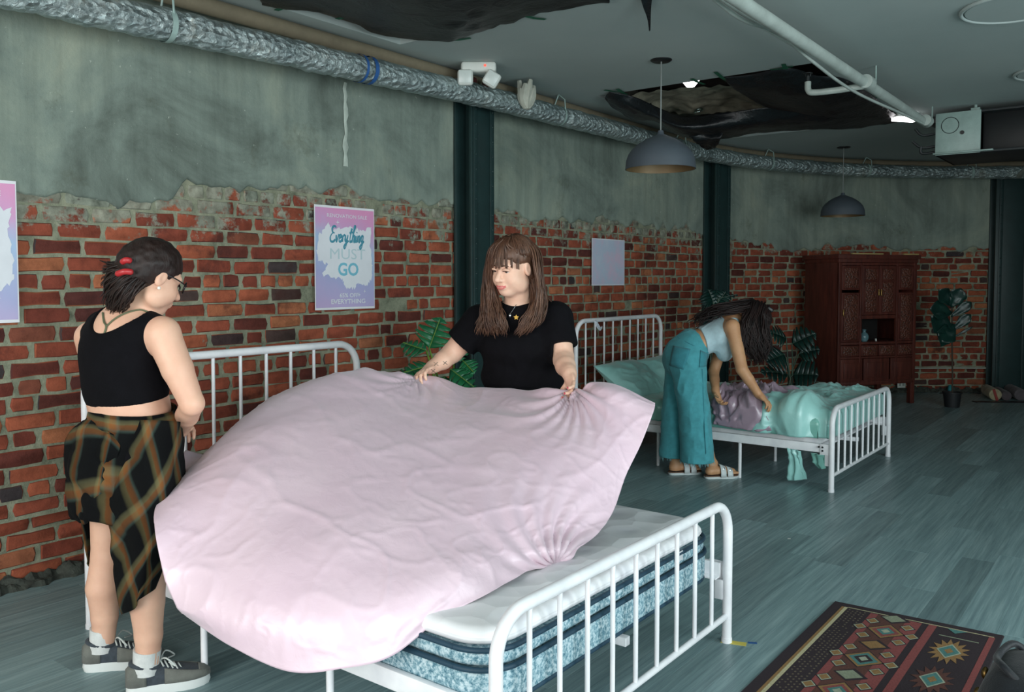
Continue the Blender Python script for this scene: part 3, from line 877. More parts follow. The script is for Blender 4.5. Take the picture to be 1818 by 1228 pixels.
poly_sheet([[(1284, 138, c), (1330, 133, c), (1398, 121, c), (1452, 134, c), (1500, 140, c), (1552, 170, c)],
            [(1305, 158, 2.91), (1352, 162, 2.88), (1410, 162, 2.86), (1466, 168, 2.87), (1518, 175, 2.89), (1570, 188, 2.93)],
            [(1352, 186, 2.9), (1390, 196, 2.87), (1440, 200, 2.85), (1490, 203, 2.86), (1545, 206, 2.9), (1606, 211, c)],
            [(1395, 204, 2.9), (1420, 212, 2.86), (1460, 220, 2.85), (1500, 224, 2.87), (1550, 219, 2.91), (1608, 213, c)]],
           'broad black plastic sheet covering the right half of the far ceiling opening')
poly_sheet([[(1216, 232, 2.76), (1240, 236, 2.75), (1262, 236, 2.75), (1284, 232, 2.76)], [(1232, 248, 2.70), (1248, 250, 2.69), (1264, 248, 2.69), (1280, 244, 2.7)], [(1248, 262, 2.66), (1256, 264, 2.66), (1266, 263, 2.66), (1276, 254, 2.67)]],
           'crumpled flap of black plastic hanging lowest from the far opening', 16, 16, 0.02, 14)
def tape(u0, v0, u1, v1, label, w=0.03, z=H_CEIL - .007):
    a, b = at(u0, v0, 2, z), at(u1, v1, 2, z); d = nrm(b - a); n = np.array([-d[1], d[0], 0]) * w / 2
    Pt = np.array([[a + n, a - n], [(a + b) / 2 + n + (0, 0, -.004), (a + b) / 2 - n + (0, 0, -.004)], [b + n * .7, b - n]])
    V, F = gridmesh(Pt); V2 = V + (0, 0, .0015)
    obj('green_tape', [(V, F.tolist()), (V2, F[:, ::-1].tolist())], GREEN_TAPE, None, 30, label=label, cat='tape', group='green tape holding the ceiling plastic')
for (u0, v0, u1, v1), lb in zip([(490, 19, 522, 3), (598, 34, 622, 26), (744, 68, 800, 70), (790, 72, 836, 68), (930, 28, 968, 35), (1073, 160, 1106, 163), (1096, 158, 1112, 168), (1228, 140, 1250, 150), (1270, 128, 1294, 146), (1368, 124, 1408, 118), (1391, 114, 1400, 134), (1540, 177, 1560, 172)],
        ['leftmost green tape strip at the top by the nearer opening', 'small green tape tab left of the sagging plastic belly', 'green tape strip under the lowest belly of the near plastic, left end', 'green tape strip under the lowest belly of the near plastic, right end', 'green tape strip on the ceiling right of the near plastic belly', 'flat green tape at the left tip of the far opening', 'short crossing green tape at the left tip of the far opening', 'green tape above the bright lamp in the far opening', 'slanted green tape between the lamp and the far plastic peak', 'long arm of the green tape cross at the peak of the far plastic', 'short arm of the green tape cross at the peak of the far plastic', 'green tape beside the sprinkler pipe at the far opening']):
    tape(u0, v0, u1, v1, lb)

# grey translucent wrap hanging inside the far opening
GREYWRAP = simple('dusty_grey_wrap', (132, 128, 112), 0.6, var=0.45, scale=9, bump=0.8, bscale=18)
Cg = np.array([[at(u, v, 2, z) for u, v, z in row] for row in [
    [(1120, 168, 3.02), (1180, 160, 3.06), (1240, 156, 3.08), (1300, 152, 3.08), (1370, 160, 3.05)],
    [(1130, 176, 3.0), (1190, 180, 3.06), (1240, 176, 3.04), (1300, 176, 3.06), (1370, 184, 3.02)],
    [(1170, 196, 3.0), (1205, 204, 3.02), (1250, 204, 2.99), (1310, 196, 3.02), (1380, 196, 3.0)]]])
Pg = catmull(Cg, 24, 60); Pg[..., 2] += vnoise(Pg, 7, 3) * 0.03
obj('grey_plastic_wrap', gridmesh(Pg), GREYWRAP, None, 180, label='dusty grey wrap seen inside the far ceiling opening', cat='plastic sheet')
# lamps inside the openings
LAMP = NT('lamp_glow'); LAMP.set((1, 1, 1, 1), 0.4); LAMP.b.inputs['Emission Color'].default_value = (1, .97, .98, 1); LAMP.b.inputs['Emission Strength'].default_value = 6; LAMP = LAMP.m
wl = empty('work_lamp', tuple(at(1226, 149, 2, 2.96)), 'small bright work lamp inside the far ceiling opening', 'lamp')
p = at(1226, 148, 2, 2.96)
obj('bulb', lathe([(0.0, -.03), (0.03, -.025), (0.075, .03), (0.07, .05)], p, 20), LAMP, wl, 60)
obj('reflector', lathe([(0.08, .03), (0.082, .055), (0.03, .085), (0.0, .09)], p, 20), DARK_METAL, wl, 60)
p = at(1240, 196, 2, 3.0)
rg = [p + (0.035 * math.cos(a), 0.035 * math.sin(a) , 0.02 * math.sin(a)) for a in np.linspace(0, 2 * PI, 20)]
obj('conduit_ring', tube(rg, 0.008, 8), simple('bright_zinc', (190, 214, 210), 0.25, 1.0), None, 60, label='small shiny metal ring inside the far ceiling opening', cat='ring')
a, b = at(1588, 211, 2, 2.9), at(1626, 213, 2, 2.9)
st = empty('strip_light', tuple((a + b) / 2), 'short glowing strip light at the right end of the far opening', 'lamp')
d = nrm(b - a); R = rotz(math.atan2(d[1], d[0]))
obj('diffuser', bbox((a + b) / 2, (np.linalg.norm(b - a), .09, .03), .006, R), LAMP, st, 40)
obj('housing', bbox((a + b) / 2 + (0, 0, .03), (np.linalg.norm(b - a) * 1.03, .11, .03), .004, R), WHITE_PLASTIC, st, 40)

# pendant lamps
LAMP_OUT = simple('matt_slate_shade', (70, 78, 86), 0.6, var=0.06)
LAMP_IN = simple('brass_lining', (124, 102, 72), 0.5, 0.3)
def pendant(u, v, zb, label):
    p = at(u, v, 2, H_CEIL)
    o = empty('pendant_lamp', (p[0], p[1], zb), label, 'lamp', 'slate pendant lamps')
    r = 0.238
    prof = [(0.0, .262), (.018, .26), (.024, .235), (.05, .222), (.10, .202), (.15, .172), (.19, .138), (.218, .10), (.232, .06), (r, .0), (r - .006, .0)]
    obj('shade', lathe(prof, (p[0], p[1], zb), 40), LAMP_OUT, o, 50)
    inn = [(r - .006, .0), (.225, .06), (.21, .098), (.182, .132), (.14, .165), (.09, .195), (.0, .215)]
    obj('lining', lathe(inn, (p[0], p[1], zb), 40), LAMP_IN, o, 60)
    obj('cord', cyl((p[0], p[1], zb + .25), (p[0], p[1], H_CEIL - .01), 0.005, 8), simple('grey_cord', (120, 126, 124), 0.6), o, 60)
    obj('ceiling_cup', lathe([(0, -.014), (.06, -.014), (.072, -.006), (.072, 0.0)], (p[0], p[1], H_CEIL), 28), BLACK_PLASTIC, o, 50)
    obj('bulb', sphere((p[0], p[1], zb + .10), (.035, .035, .045)), WHITE_PLASTIC, o, 180)
pendant(1174, 106, 2.215, 'slate pendant lamp hanging nearer, above the head of the mint bed')
pendant(1498, 261, 2.18, 'slate pendant lamp hanging farther, above the wooden cabinet')

# emergency light by the first column
p = at(850, 112, 2, H_CEIL)
em = empty('emergency_light', (p[0], p[1], 2.8), 'white twin-head emergency light with a red indicator above the first column', 'emergency light')
Rz = rotz(YAW)
obj('housing', [bbox(p + (0, 0, -.035), (.24, .12, .07), .02, Rz, 3)], WHITE_PLASTIC, em, 50)
for sgn, ax in ((-1, .12), (1, .55)):
    q = p + Rz @ np.array([sgn * .09, -.05, -.11 if sgn < 0 else -.12])
    h = obj('lamp_head', [bbox(q, (.105, .06, .105), .02, Rz @ rotx(.1) @ roty(0 if sgn < 0 else ax), 3)], WHITE_PLASTIC, em, 50)
    obj('lens', [bbox(q + Rz @ np.array([0, -.032, 0]), (.085, .006, .085), .002, Rz @ rotx(.1) @ roty(0 if sgn < 0 else ax))], simple('frosted_lens', (196, 204, 200), 0.3, var=.05), h, 50)
    obj('knuckle', cyl(q + (0, 0, .03), p + Rz @ np.array([sgn * .08, 0, -.06]), .014, 10), WHITE_PLASTIC, em, 60)
RED = NT('red_indicator'); RED.set(srgb(220, 60, 50), .4); RED.b.inputs['Emission Color'].default_value = (1, .12, .08, 1); RED.b.inputs['Emission Strength'].default_value = 1.2; RED = RED.m
obj('indicator', sphere(p + Rz @ np.array([.045, -.062, -.03]), .009, 10, 6), RED, em, 180)
obj('torn_opening_edge', [bbox(px(u, v, 6.1), (.10, .05, .05), .02, rotz(a), 2) for u, v, a in ((800, 133, .3), (835, 143, .9), (868, 148, .2))], simple('rust_red_edge', (70, 26, 22), .9), None, 50,
    label='dark reddish torn ceiling edge above the first column', cat='ceiling edge')

# fan-coil unit at the right
fx0, fx1, fy0, fy1, fz0, fz1 = -1.65, 0.6, 8.2, 9.0, 2.54, 2.90
fc = empty('fan_coil_unit', ((fx0 + fx1) / 2, (fy0 + fy1) / 2, fz0), 'grey metal fan unit hung under the ceiling at the right edge', 'air unit')
obj('bottom_pan', bbox(((fx0 + fx1) / 2, (fy0 + fy1) / 2, fz0 + .01), (fx1 - fx0, fy1 - fy0, .02), .003), DARK_METAL, fc, 40)
obj('casing', [bbox(((fx0 + fx1) / 2, fy1 - .01, (fz0 + fz1) / 2), (fx1 - fx0, .02, fz1 - fz0), .003), bbox((fx0 + .01, (fy0 + fy1) / 2, (fz0 + fz1) / 2), (.02, fy1 - fy0, fz1 - fz0), .003),
    bbox(((fx0 + fx1) / 2, (fy0 + fy1) / 2, fz1 - .01), (fx1 - fx0, fy1 - fy0, .02), .003)], DARK_METAL, fc, 40)
ep = obj('end_panel', bbox((fx0 + .175, fy0 + .005, (fz0 + fz1) / 2), (.35, .02, fz1 - fz0), .004), GALV, fc, 40)
ring = [(fx0 + .115 + .068 * math.cos(a), fy0 - .007, fz1 - .11 + .068 * math.sin(a)) for a in np.linspace(0, 2 * PI, 28)]
obj('knockout_ring', tube(ring, .003, 6), DARK_METAL, ep, 60)
obj('cable_port', cyl((fx0 + .21, fy0 - .012, fz1 - .18), (fx0 + .21, fy0, fz1 - .18), .017, 14), BLACK_PLASTIC, ep, 50)
obj('lower_flange', bbox((fx0 + .22, fy0 - .02, fz0 + .012), (.46, .05, .012), .003), GALV, fc, 40)
obj('grille_back', bbox((fx0 + 1.3, fy0 + .12, (fz0 + fz1) / 2), (1.9, .02, fz1 - fz0 - .04), .003), BLACK_PLASTIC, fc, 40)
rg = [(fx0 + .78 + .03 * math.cos(a), fy0 + .03, fz0 + .06 + .03 * math.sin(a)) for a in np.linspace(0, 2 * PI, 20)]
obj('pipe_stub', tube(rg, .009, 8), GALV, fc, 60)
for x in (fx0 + .3, fx1 - .2): obj('hanger_bracket', [cyl((x, fy0 + .05, fz1), (x, fy0 + .05, H_CEIL), .012, 8), bbox((x, fy0 + .05, fz1 + .01), (.07, .05, .03), .004)], GALV, fc, 50)
obj('drain_pipe', tube(smooth_path([(fx0 + .62, fy1 - .1, fz0 + .02), (fx0 + .62, fy1 + .1, fz0 - .01), (fx0 + .35, fy1 + 1.6, fz0 + .03)], 6), .03, 10), PIPE_WHITE, fc, 60)
for dx, dz in ((-.03, .13), (-.05, .02), (.02, -.03)):
    obj('valve', tube(smooth_path([(fx0 + .02, fy0 + .1, fz0 + .08 + dz), (fx0 - .12, fy0 + .08, fz0 + .07 + dz), (fx0 - .15 + dx, fy0 + .07, fz0 + .13 + dz)], 5), .012, 8), DARK_METAL, fc, 60)
obj('ceiling_band', bbox((0.8, 8.75, H_CEIL - .03), (5.2, .30, .06), .004), DARK_METAL, None, 40, label='dark band on the ceiling above the fan unit', cat='beam', kind='structure')  # flat dark box against the ceiling, making a dark band over the unit
for (x, y, r), lb in zip([(-0.70, 5.42, 0.27), (-0.70, 7.25, 0.24)], ['round flush ceiling disc at the top right corner', 'smaller round ceiling disc at the right edge above the fan unit']):
    o = empty('ceiling_disc', (x, y, H_CEIL - .02), lb, 'ceiling light', 'round ceiling discs')
    obj('rim', tube([(x + r * math.cos(a), y + r * math.sin(a), H_CEIL - .008) for a in np.linspace(0, 2 * PI, 48)], .011, 8), CEIL, o, 60)
    obj('disc', lathe([(0, -.012), (r - .02, -.012), (r - .012, 0)], (x, y, H_CEIL), 48), CEIL, o, 50)
# ================================================================ posters
def printed(name, c): return simple(name, c, 0.7, var=0.04)
def m_poster(z0, z1, y0, y1, top, mid, bot):
    t = NT('poster_print'); pos = t.geo('Position'); s = t.sep(pos)
    h = t.math('DIVIDE', t.math('SUBTRACT', s[2], z0), z1 - z0)
    w = t.math('DIVIDE', t.math('SUBTRACT', s[1], y0), y1 - y0)
    nz = t.noise(pos, 7, 4, 0.6)
    g = t.math('ADD', t.math('ADD', h, t.math('MULTIPLY', t.math('SUBTRACT', w, .5), .16)), t.math('MULTIPLY', t.math('SUBTRACT', nz, .5), .25))
    t.set(t.ramp(g, [(0.0, srgb(*bot)), (0.28, srgb(*mid)), (0.62, srgb(166, 190, 220)), (0.82, srgb(208, 158, 200)), (1.0, srgb(*top))]), 0.45)
    return t.m
WHITE_INK, TEAL_INK, PALE_INK = printed('white_ink', (222, 224, 230)), printed('teal_ink', (70, 140, 160)), printed('pale_teal_ink', (186, 206, 212))
def flat_poly(pts, y0, z0, w, h, x):     # pts in 0..1 poster space
    V = np.array([(x, y0 + a * w, z0 + b * h) for a, b in pts])
    return V, [tuple(range(len(pts)))]
def brush(pts, y0, z0, w, h, x, seed, jag=.03):
    r = random.Random(seed); out = []
    for (a, b), (a2, b2) in zip(pts, pts[1:] + pts[:1]):
        n = 7
        for i in range(n):
            k = i / n; out.append((min(.985, max(.015, a + (a2 - a) * k + r.uniform(-jag, jag) * .5)), b + (b2 - b) * k + r.uniform(-jag, jag)))
    return np.array([(x, y0 + a * w, z0 + b * h) for a, b in out]), [tuple(range(len(out)))]
def text_mesh(body, size, yc, zc, x, bold=0.0, squeeze=1.0):
    cu = bpy.data.curves.new('lettering', 'FONT'); cu.body = body; cu.size = size; cu.align_x = 'CENTER'; cu.align_y = 'CENTER'; cu.offset = bold; cu.resolution_u = 3
    o = bpy.data.objects.new('lettering', cu); COL.objects.link(o)
    me = o.to_mesh()
    V = np.array([v.co[:] for v in me.vertices]); F = [tuple(p.vertices) for p in me.polygons]
    o.to_mesh_clear(); bpy.data.objects.remove(o); bpy.data.curves.remove(cu)
    W = np.c_[np.full(len(V), x), yc + V[:, 0] * squeeze, zc + V[:, 1]]
    return W, F
SCRIPT = [[(0.9,1.9),(0.5,2.1),(0.15,1.8),(0.3,1.3),(0.7,1.15),(0.3,1.1),(0,.6),(.2,.05),(.7,0),(1.0,.3)], [(1.1,.9),(1.3,.1),(1.42,.02),(1.6,.9),(1.78,.8)],
    [(1.8,.45),(2.15,.7),(2.0,1.0),(1.8,.7),(1.85,.15),(2.1,0),(2.4,.3)], [(2.45,.9),(2.5,.02),(2.52,.55),(2.7,.95),(2.9,.85)],
    [(3.0,.95),(3.05,.3),(3.25,.1),(3.45,.5),(3.5,.95),(3.45,-.3),(3.2,-.9),(3.0,-.6),(3.4,-.1),(3.75,.2)], [(4.02,1.0),(4.12,1.9),(4.0,.3),(4.15,0),(4.4,.25)], [(3.75,1.25),(4.1,1.32),(4.45,1.35)],
    [(4.6,1.3),(4.78,2.1),(4.62,2.1),(4.5,0),(4.55,.5),(4.75,.95),(4.9,.8),(4.9,.1),(5.1,.05)], [(5.2,.9),(5.2,.15),(5.35,0),(5.5,.3)], [(5.24,1.3),(5.26,1.36),(5.28,1.42)],
    [(5.6,.95),(5.6,.02),(5.65,.55),(5.85,.95),(6.0,.8),(6.0,.1),(6.15,.1)], [(6.75,.85),(6.5,.95),(6.3,.6),(6.4,.15),(6.65,.25),(6.75,.9),(6.75,-.4),(6.5,-.9),(6.3,-.6),(6.7,-.1),(7.0,.2)]]
def script_mesh(yc, zc, x, w):
    k = w / 7.0; out = []
    for st in SCRIPT:
        Pp = smooth_path([(x, yc + (a + b * .22 - 3.6) * k, zc + (b - .6) * k * 1.15) for a, b in st], 5)
        n = len(Pp); out.append(tube(Pp, k * (.13 + .05 * np.sin(np.linspace(0, 9, n))), 6, flat=(0, 1, 0)))
    return out
def sparkle(yc, zc, x, r):
    pts = []
    for i in range(8):
        a = i * PI / 4; q = r if i % 2 == 0 else r * .22; pts.append((x, yc + q * math.cos(a), zc + q * math.sin(a)))
    return np.array(pts), [tuple(range(8))]
PX = WX + 0.036
def poster(y0, y1, z0, z1, label, seed):
    w, h = y1 - y0, z1 - z0
    po = empty('sale_poster', (PX, (y0 + y1) / 2, z0), label, 'poster', 'pastel sale posters')
    obj('paper', bbox((PX, (y0 + y1) / 2, (z0 + z1) / 2), (.003, w, h), .0008, seg=1), printed('poster_paper', (226, 226, 230)), po, 30)
    x = PX + .0022
    obj('print', (np.array([(x, y0 + .012 * w, z0 + .022 * h), (x, y1 - .012 * w, z0 + .022 * h), (x, y1 - .012 * w, z1 - .022 * h), (x, y0 + .012 * w, z1 - .022 * h)]), [(0, 1, 2, 3)]),
        m_poster(z0, z1, y0, y1, (222, 150, 192), (168, 172, 212), (192, 172, 212)), po, None)
    x += .0008
    obj('brush_stroke', [brush([(.03, .56), (.06, .70), (.22, .84), (.30, .77), (.42, .79), (.64, .81), (.74, .77), (.95, .82), (.92, .64), (.96, .44), (.95, .30), (.84, .22), (.72, .25), (.62, .20), (.50, .21), (.44, .29), (.30, .31), (.12, .34), (.20, .44), (.06, .48)], y0, z0, w, h, x, seed, .02)],
        WHITE_INK, po, None)
    x += .0006; yc = (y0 + y1) / 2
    def T(body, size, fy, fz, mat, bold=0.0, sq=1.0, nm='lettering'): obj(nm, text_mesh(body, size, y0 + fy * w, z0 + fz * h, x, bold, sq), mat, po, None)
    T('RENOVATION SALE', .034, .53, .905, WHITE_INK, .0, 1.15)
    obj('script_lettering', script_mesh(y0 + .53 * w, z0 + .70 * h, x, .57 * w), TEAL_INK, po, 60)
    T('MUST', .098, .53, .535, PALE_INK, 0, 1.25); T('GO', .115, .54, .385, printed('sky_ink', (118, 184, 204)), .003, 1.0)
    T('65% OFF', .038, .55, .135, WHITE_INK, .0006, 1.15); T('EVERYTHING', .042, .54, .075, WHITE_INK, .0006, 1.2)
    obj('sparkles', [sparkle(y0 + a * w, z0 + b * h, x, r) for a, b, r in ((.37, .845, .018), (.72, .14, .018), (.82, .175, .014), (.30, .075, .016))], WHITE_INK, po, None)
poster(3.52, 4.03, 1.272, 1.938, 'pink and blue sale poster with script lettering, left of the first column', 1)
poster(1.262, 1.772, 1.267, 1.923, 'pink and blue sale poster cut off by the left picture edge', 4)
y0, y1, z0, z1 = 6.775, 7.375, 1.408, 1.85
po = empty('pastel_poster', (PX, (y0 + y1) / 2, z0), 'plain pale blue and pink poster above the mint bed headboard', 'poster', None)
obj('paper', bbox((PX, (y0 + y1) / 2, (z0 + z1) / 2), (.003, y1 - y0, z1 - z0), .0008, seg=1), printed('poster_paper_pale', (220, 222, 230)), po, 30)
t = NT('pale_pastel_print'); t.set(t.ramp(t.noise(t.geo('Position'), 5, 4, .6), [(.35, srgb(214, 194, 216)), (.55, srgb(190, 202, 222)), (.7, srgb(204, 208, 224))]), .5)
x = PX + .0022
obj('print', (np.array([(x, y0 + .01, z0 + .01), (x, y1 - .01, z0 + .01), (x, y1 - .01, z1 - .01), (x, y0 + .01, z1 - .01)]), [(0, 1, 2, 3)]), t.m, po, None)

# ================================================================ cabinet
WOOD = NT('red_brown_carved_wood'); _p = WOOD.coord()
WOOD.set(WOOD.ramp(WOOD.noise(WOOD.mapping(_p, (14, 14, 1.6)), 2.0, 6, .65), [(.3, srgb(58, 28, 25)), (.55, srgb(88, 43, 35)), (.75, srgb(108, 55, 43))]), .38); WOOD = WOOD.m
LATTICE = NT('carved_lattice_panel'); _p = LATTICE.coord(); _v = LATTICE.n('ShaderNodeTexVoronoi'); _v.inputs['Scale'].default_value = 46; LATTICE.l(_p, _v.inputs['Vector'])
LATTICE.set(LATTICE.ramp(_v.outputs['Distance'], [(.1, srgb(34, 22, 20)), (.45, srgb(92, 50, 38))]), .5); LATTICE.bump(_v.outputs['Distance'], .9, .012); LATTICE = LATTICE.m
BRASS = simple('old_brass', (126, 100, 60), .4, 1.0)
DARK_IN = simple('dark_niche', (20, 16, 16), .8)
cfl = np.array([-2.98, 9.98, 0.0]); cfr = np.array([-2.36, 10.90, 0.0])
cw = np.linalg.norm(cfr - cfl); ca = math.atan2((cfr - cfl)[1], (cfr - cfl)[0]); CR = rotz(ca)
cab = empty('carved_cabinet', tuple((cfl + cfr) / 2), 'tall red-brown carved wooden cabinet against the curved wall', 'cabinet')
CD, CH = 0.60, 1.75
def cb(x0, x1, y0, y1, z0, z1, nm, mat=None, par=None, b=.004):
    v, f = bbox(((x0 + x1) / 2, (y0 + y1) / 2, (z0 + z1) / 2), (abs(x1 - x0), abs(y1 - y0), abs(z1 - z0)), b)
    return obj(nm, (v @ CR.T + cfl, f), mat or WOOD, par or cab, 40)
W_ = cw
zz = lambda p: (1130 - p) * CH / 1040.0          # crop rows -> height
xx = lambda p: (p - 330) / 585.0 * W_
cb(0, .035, 0, CD, .27, CH - .08, 'side_panel'); cb(W_ - .035, W_, 0, CD, .27, CH - .08, 'side_panel')
cb(.03, W_ - .03, CD - .02, CD, .27, CH - .08, 'back_panel'); cb(.03, W_ - .03, .005, CD, .27, .30, 'bottom_board')
for x in (0, W_ - .06):
    for y in (0, CD - .06): cb(x, x + .06, y, y + .06, 0, .30, 'leg')
cb(-.03, W_ + .03, -.03, CD + .02, CH - .05, CH, 'cornice'); cb(-.012, W_ + .012, -.012, CD, CH - .09, CH - .05, 'frieze')
for a, b in ((330, 352), (488, 502), (760, 776), (892, 915)): cb(xx(a), xx(b), -.004, .03, zz(970), zz(145), 'stile')
for a, b in ((145, 165), (505, 530), (688, 706), (788, 802), (960, 985)): cb(.02, W_ - .02, -.002, .028, zz(b), zz(a), 'rail')
cb(.04, W_ - .04, .02, CD - .03, zz(695), zz(688), 'niche_floor'); cb(.04, W_ - .04, .02, CD - .03, zz(528), zz(520), 'niche_roof')
cb(xx(490), xx(772), .32, .34, zz(690), zz(528), 'niche_back', DARK_IN)
def leaf_door(x0, x1, z0, z1, nm='door', handle=None, panels=None, fr=.028):
    d = cb(x0, x1, .0, .02, z0, z1, nm)
    for (a, b, c_, e) in (panels or [(x0 + fr, x1 - fr, z0 + fr, z1 - fr)]):
        cb(a, b, -.004, .004, c_, e, 'carved_panel', LATTICE, d, .002)
        for q in ((a - .008, a, c_ - .008, e + .008), (b, b + .008, c_ - .008, e + .008)): cb(q[0], q[1], -.012, .002, q[2], q[3], 'moulding', WOOD, d, .003)
        for q in ((c_ - .008, c_), (e, e + .008)): cb(a - .008, b + .008, -.012, .002, q[0], q[1], 'moulding', WOOD, d, .003)
    if handle:
        hx, hz = handle
        v, f = join([cyl((hx, -.012, hz + .035), (hx, -.012, hz - .035), .010, 10), sphere((hx, -.025, hz + .02), .009), sphere((hx, -.025, hz - .03), .008)])
        obj('brass_handle', (v @ CR.T + cfl, f), BRASS, d, 60, label='brass handle')
    return d
leaf_door(xx(355), xx(486), zz(332), zz(167)); leaf_door(xx(355), xx(486), zz(686), zz(350), handle=(xx(362), zz(485)))
leaf_door(xx(778), xx(890), zz(332), zz(167)); leaf_door(xx(778), xx(890), zz(686), zz(350))
for a, b, hx in ((503, 630, 622), (631, 758, 640)):
    leaf_door(xx(a), xx(b), zz(503), zz(167), handle=(xx(hx), zz(350)), panels=[(xx(a + 22), xx(b - 22), zz(262), zz(190)), (xx(a + 22), xx(b - 22), zz(482), zz(278))])
for a, b in ((354, 487), (504, 626), (634, 758), (778, 890)):
    d = cb(xx(a), xx(b), -.004, .02, zz(786), zz(710), 'drawer')
    cb(xx(a + 12), xx(b - 12), -.008, 0, zz(777), zz(719), 'drawer_face', LATTICE, d, .002)
    v, f = sphere(((xx(a) + xx(b)) / 2, -.014, zz(748)), .009); obj('knob', (v @ CR.T + cfl, f), BRASS, d, 180)
for a, b in ((354, 515), (525, 716), (728, 890)):
    d = cb(xx(a), xx(b), .0, .02, zz(958), zz(804), 'lower_door')
    for q in ((a + 22, b - 22, 935, 828),):
        cb(xx(q[0]), xx(q[1]), -.007, .004, zz(q[2]), zz(q[3]), 'raised_panel', WOOD, d, .008)
# things in and on the cabinet
vp = cfl + CR @ np.array([xx(568), .10, zz(688) + .0])
obj('glazed_jar', lathe([(0, .001), (.035, .001), (.05, .03), (.052, .06), (.04, .09), (.02, .105), (.018, .125), (.026, .135), (.02, .14), (.0, .12)], vp, 24), simple('celadon_glaze', (96, 130, 138), .2), None, 60,
    label='small blue-grey glazed jar inside the cabinet niche', cat='jar')
for xo, lb in ((512, 'left of the two tiny white cards in the cabinet niche'), (640, 'right of the two tiny white cards in the cabinet niche')):
    q = cfl + CR @ np.array([xx(xo), .06, zz(688) + .016])
    obj('small_card', bbox(q, (.02, .006, .03), .001, CR @ rotx(-.2), 1), WHITE_PLASTIC, None, 30, label=lb, cat='card', group='cards in the cabinet niche')
for a, b, lb in ((430, 660, 'pale lath lying on the left of the cabinet top'), (820, 930, 'short yellowish lath lying on the right of the cabinet top')):
    q = cfl + CR @ np.array([(xx(a) + xx(b)) / 2, .02, CH + .009])
    obj('wooden_lath', bbox(q, (xx(b) - xx(a), .03, .016), .002, CR), simple('pale_lath_wood', (168, 146, 96), .7), None, 30, label=lb, cat='lath', group='laths on the cabinet')
# wall socket and conduit on the far wall
q = wall_hit(1600, 682); tq = wall_t(q)
sk = empty('wall_socket', tuple(q), 'white wall socket low on the brick under the cabinet', 'socket')
R = rotz(wall_rot(tq))
obj('plate', bbox(q, (.02, .11, .09), .004, R), WHITE_PLASTIC, sk, 40)
for sy in (-.025, .025): obj('outlet', bbox(q + R @ np.array([.011, sy, 0]), (.004, .03, .04), .002, R), simple('socket_face', (150, 156, 150), .5), sk, 40)
ta, tb = wall_t(wall_hit(1560, 653)), wall_t(wall_hit(1830, 653))
zc_ = wall_hit(1690, 653)[2]
obj('wall_conduit', tube([wall_pt(t, .03, zc_) for t in np.linspace(ta, tb, 24)], .011, 8), simple('pale_conduit', (168, 172, 160), .5), None, 60, label='thin pale conduit running along the far brick wall', cat='conduit')

# ================================================================ rug
RUGX, RUGY = -1.168, 3.935
rug = empty('kilim_rug', (RUGX + .33, RUGY - 1.0, 0), 'narrow dark kilim rug with diamonds and sunbursts at the lower right', 'rug')
def m_wool(name, c, var=.22):
    t = NT(name); c = srgb(*c); pos = t.geo('Position'); k = lambda f: tuple(min(1, x * f) for x in c[:3]) + (1,)
    t.set(t.ramp(t.noise(pos, 130, 3, .7), [(.3, k(1 - var)), (.7, k(1 + var))]), .95); t.bump(t.noise(pos, 420, 2), .5, .003); return t.m
WD, WR, WC, WO, WT, WP, WB = m_wool('wool_dark', (44, 32, 38)), m_wool('wool_red', (134, 68, 66)), m_wool('wool_cream', (188, 178, 142)), m_wool('wool_ochre', (142, 108, 66)), m_wool('wool_teal', (74, 122, 118)), m_wool('wool_pale', (136, 142, 120)), m_wool('wool_brown', (88, 52, 44))
WCL = m_wool('wool_light', (160, 166, 146))
RL = 3.1
v, f = bbox((RUGX + .335, RUGY - RL / 2, .004), (.67, RL, .008), .003, seg=1)
v[:, 1] += (v[:, 0] - RUGX) * .055
obj('pile', (v, f), WD, rug, 40)
LAY = [.0084]
def rp(pts, mat, nm, lev=0):
    z = .0086 + .0004 * lev
    V = np.array([(RUGX + a, RUGY - b + a * .055, z) for a, b in pts]); obj(nm, (V, [tuple(range(len(pts)))]), mat, rug, None)
def rect(a0, a1, b0, b1, mat, nm='woven_stripe', lev=0): rp([(a0, b1), (a1, b1), (a1, b0), (a0, b0)], mat, nm, lev)
def dia(c, d, rx, ry, mat, lev=1, nm='woven_diamond'): rp([(c - rx, d), (c, d + ry), (c + rx, d), (c, d - ry)], mat, nm, lev)
rect(.046, .057, .05, RL - .05, WO); rect(.0575, .072, .05, RL - .05, WC)
rect(.072, .64, .045, .052, WC)
rect(.170, .20, .06, RL - .05, WR); rect(.315, .374, .06, RL - .05, WR); rect(.400, .431, .053, RL - .05, WR); rect(.623, .645, .053, RL - .05, WR)
rect(.2, .315, .06, RL - .05, WB)
rd = random.Random(3)
dots = []
for i in range(5):
    for j in range(60):
        a, b = .085 + i * .016, .075 + j * .026 + (i % 2) * .012
        if rd.random() < .85:
            s = .0034
            dots.append((np.array([(RUGX + a - s, RUGY - b - s * 1.4 + a*.055, .009), (RUGX + a + s, RUGY - b - s * 1.4 + a*.055, .009), (RUGX + a + s, RUGY - b + s * 1.4 + a*.055, .009), (RUGX + a - s, RUGY - b + s * 1.4 + a*.055, .009)]), [(0, 1, 2, 3)]))
obj('woven_dots', dots, m_wool('wool_dots', (104, 92, 76)), rug, None, kind='stuff')
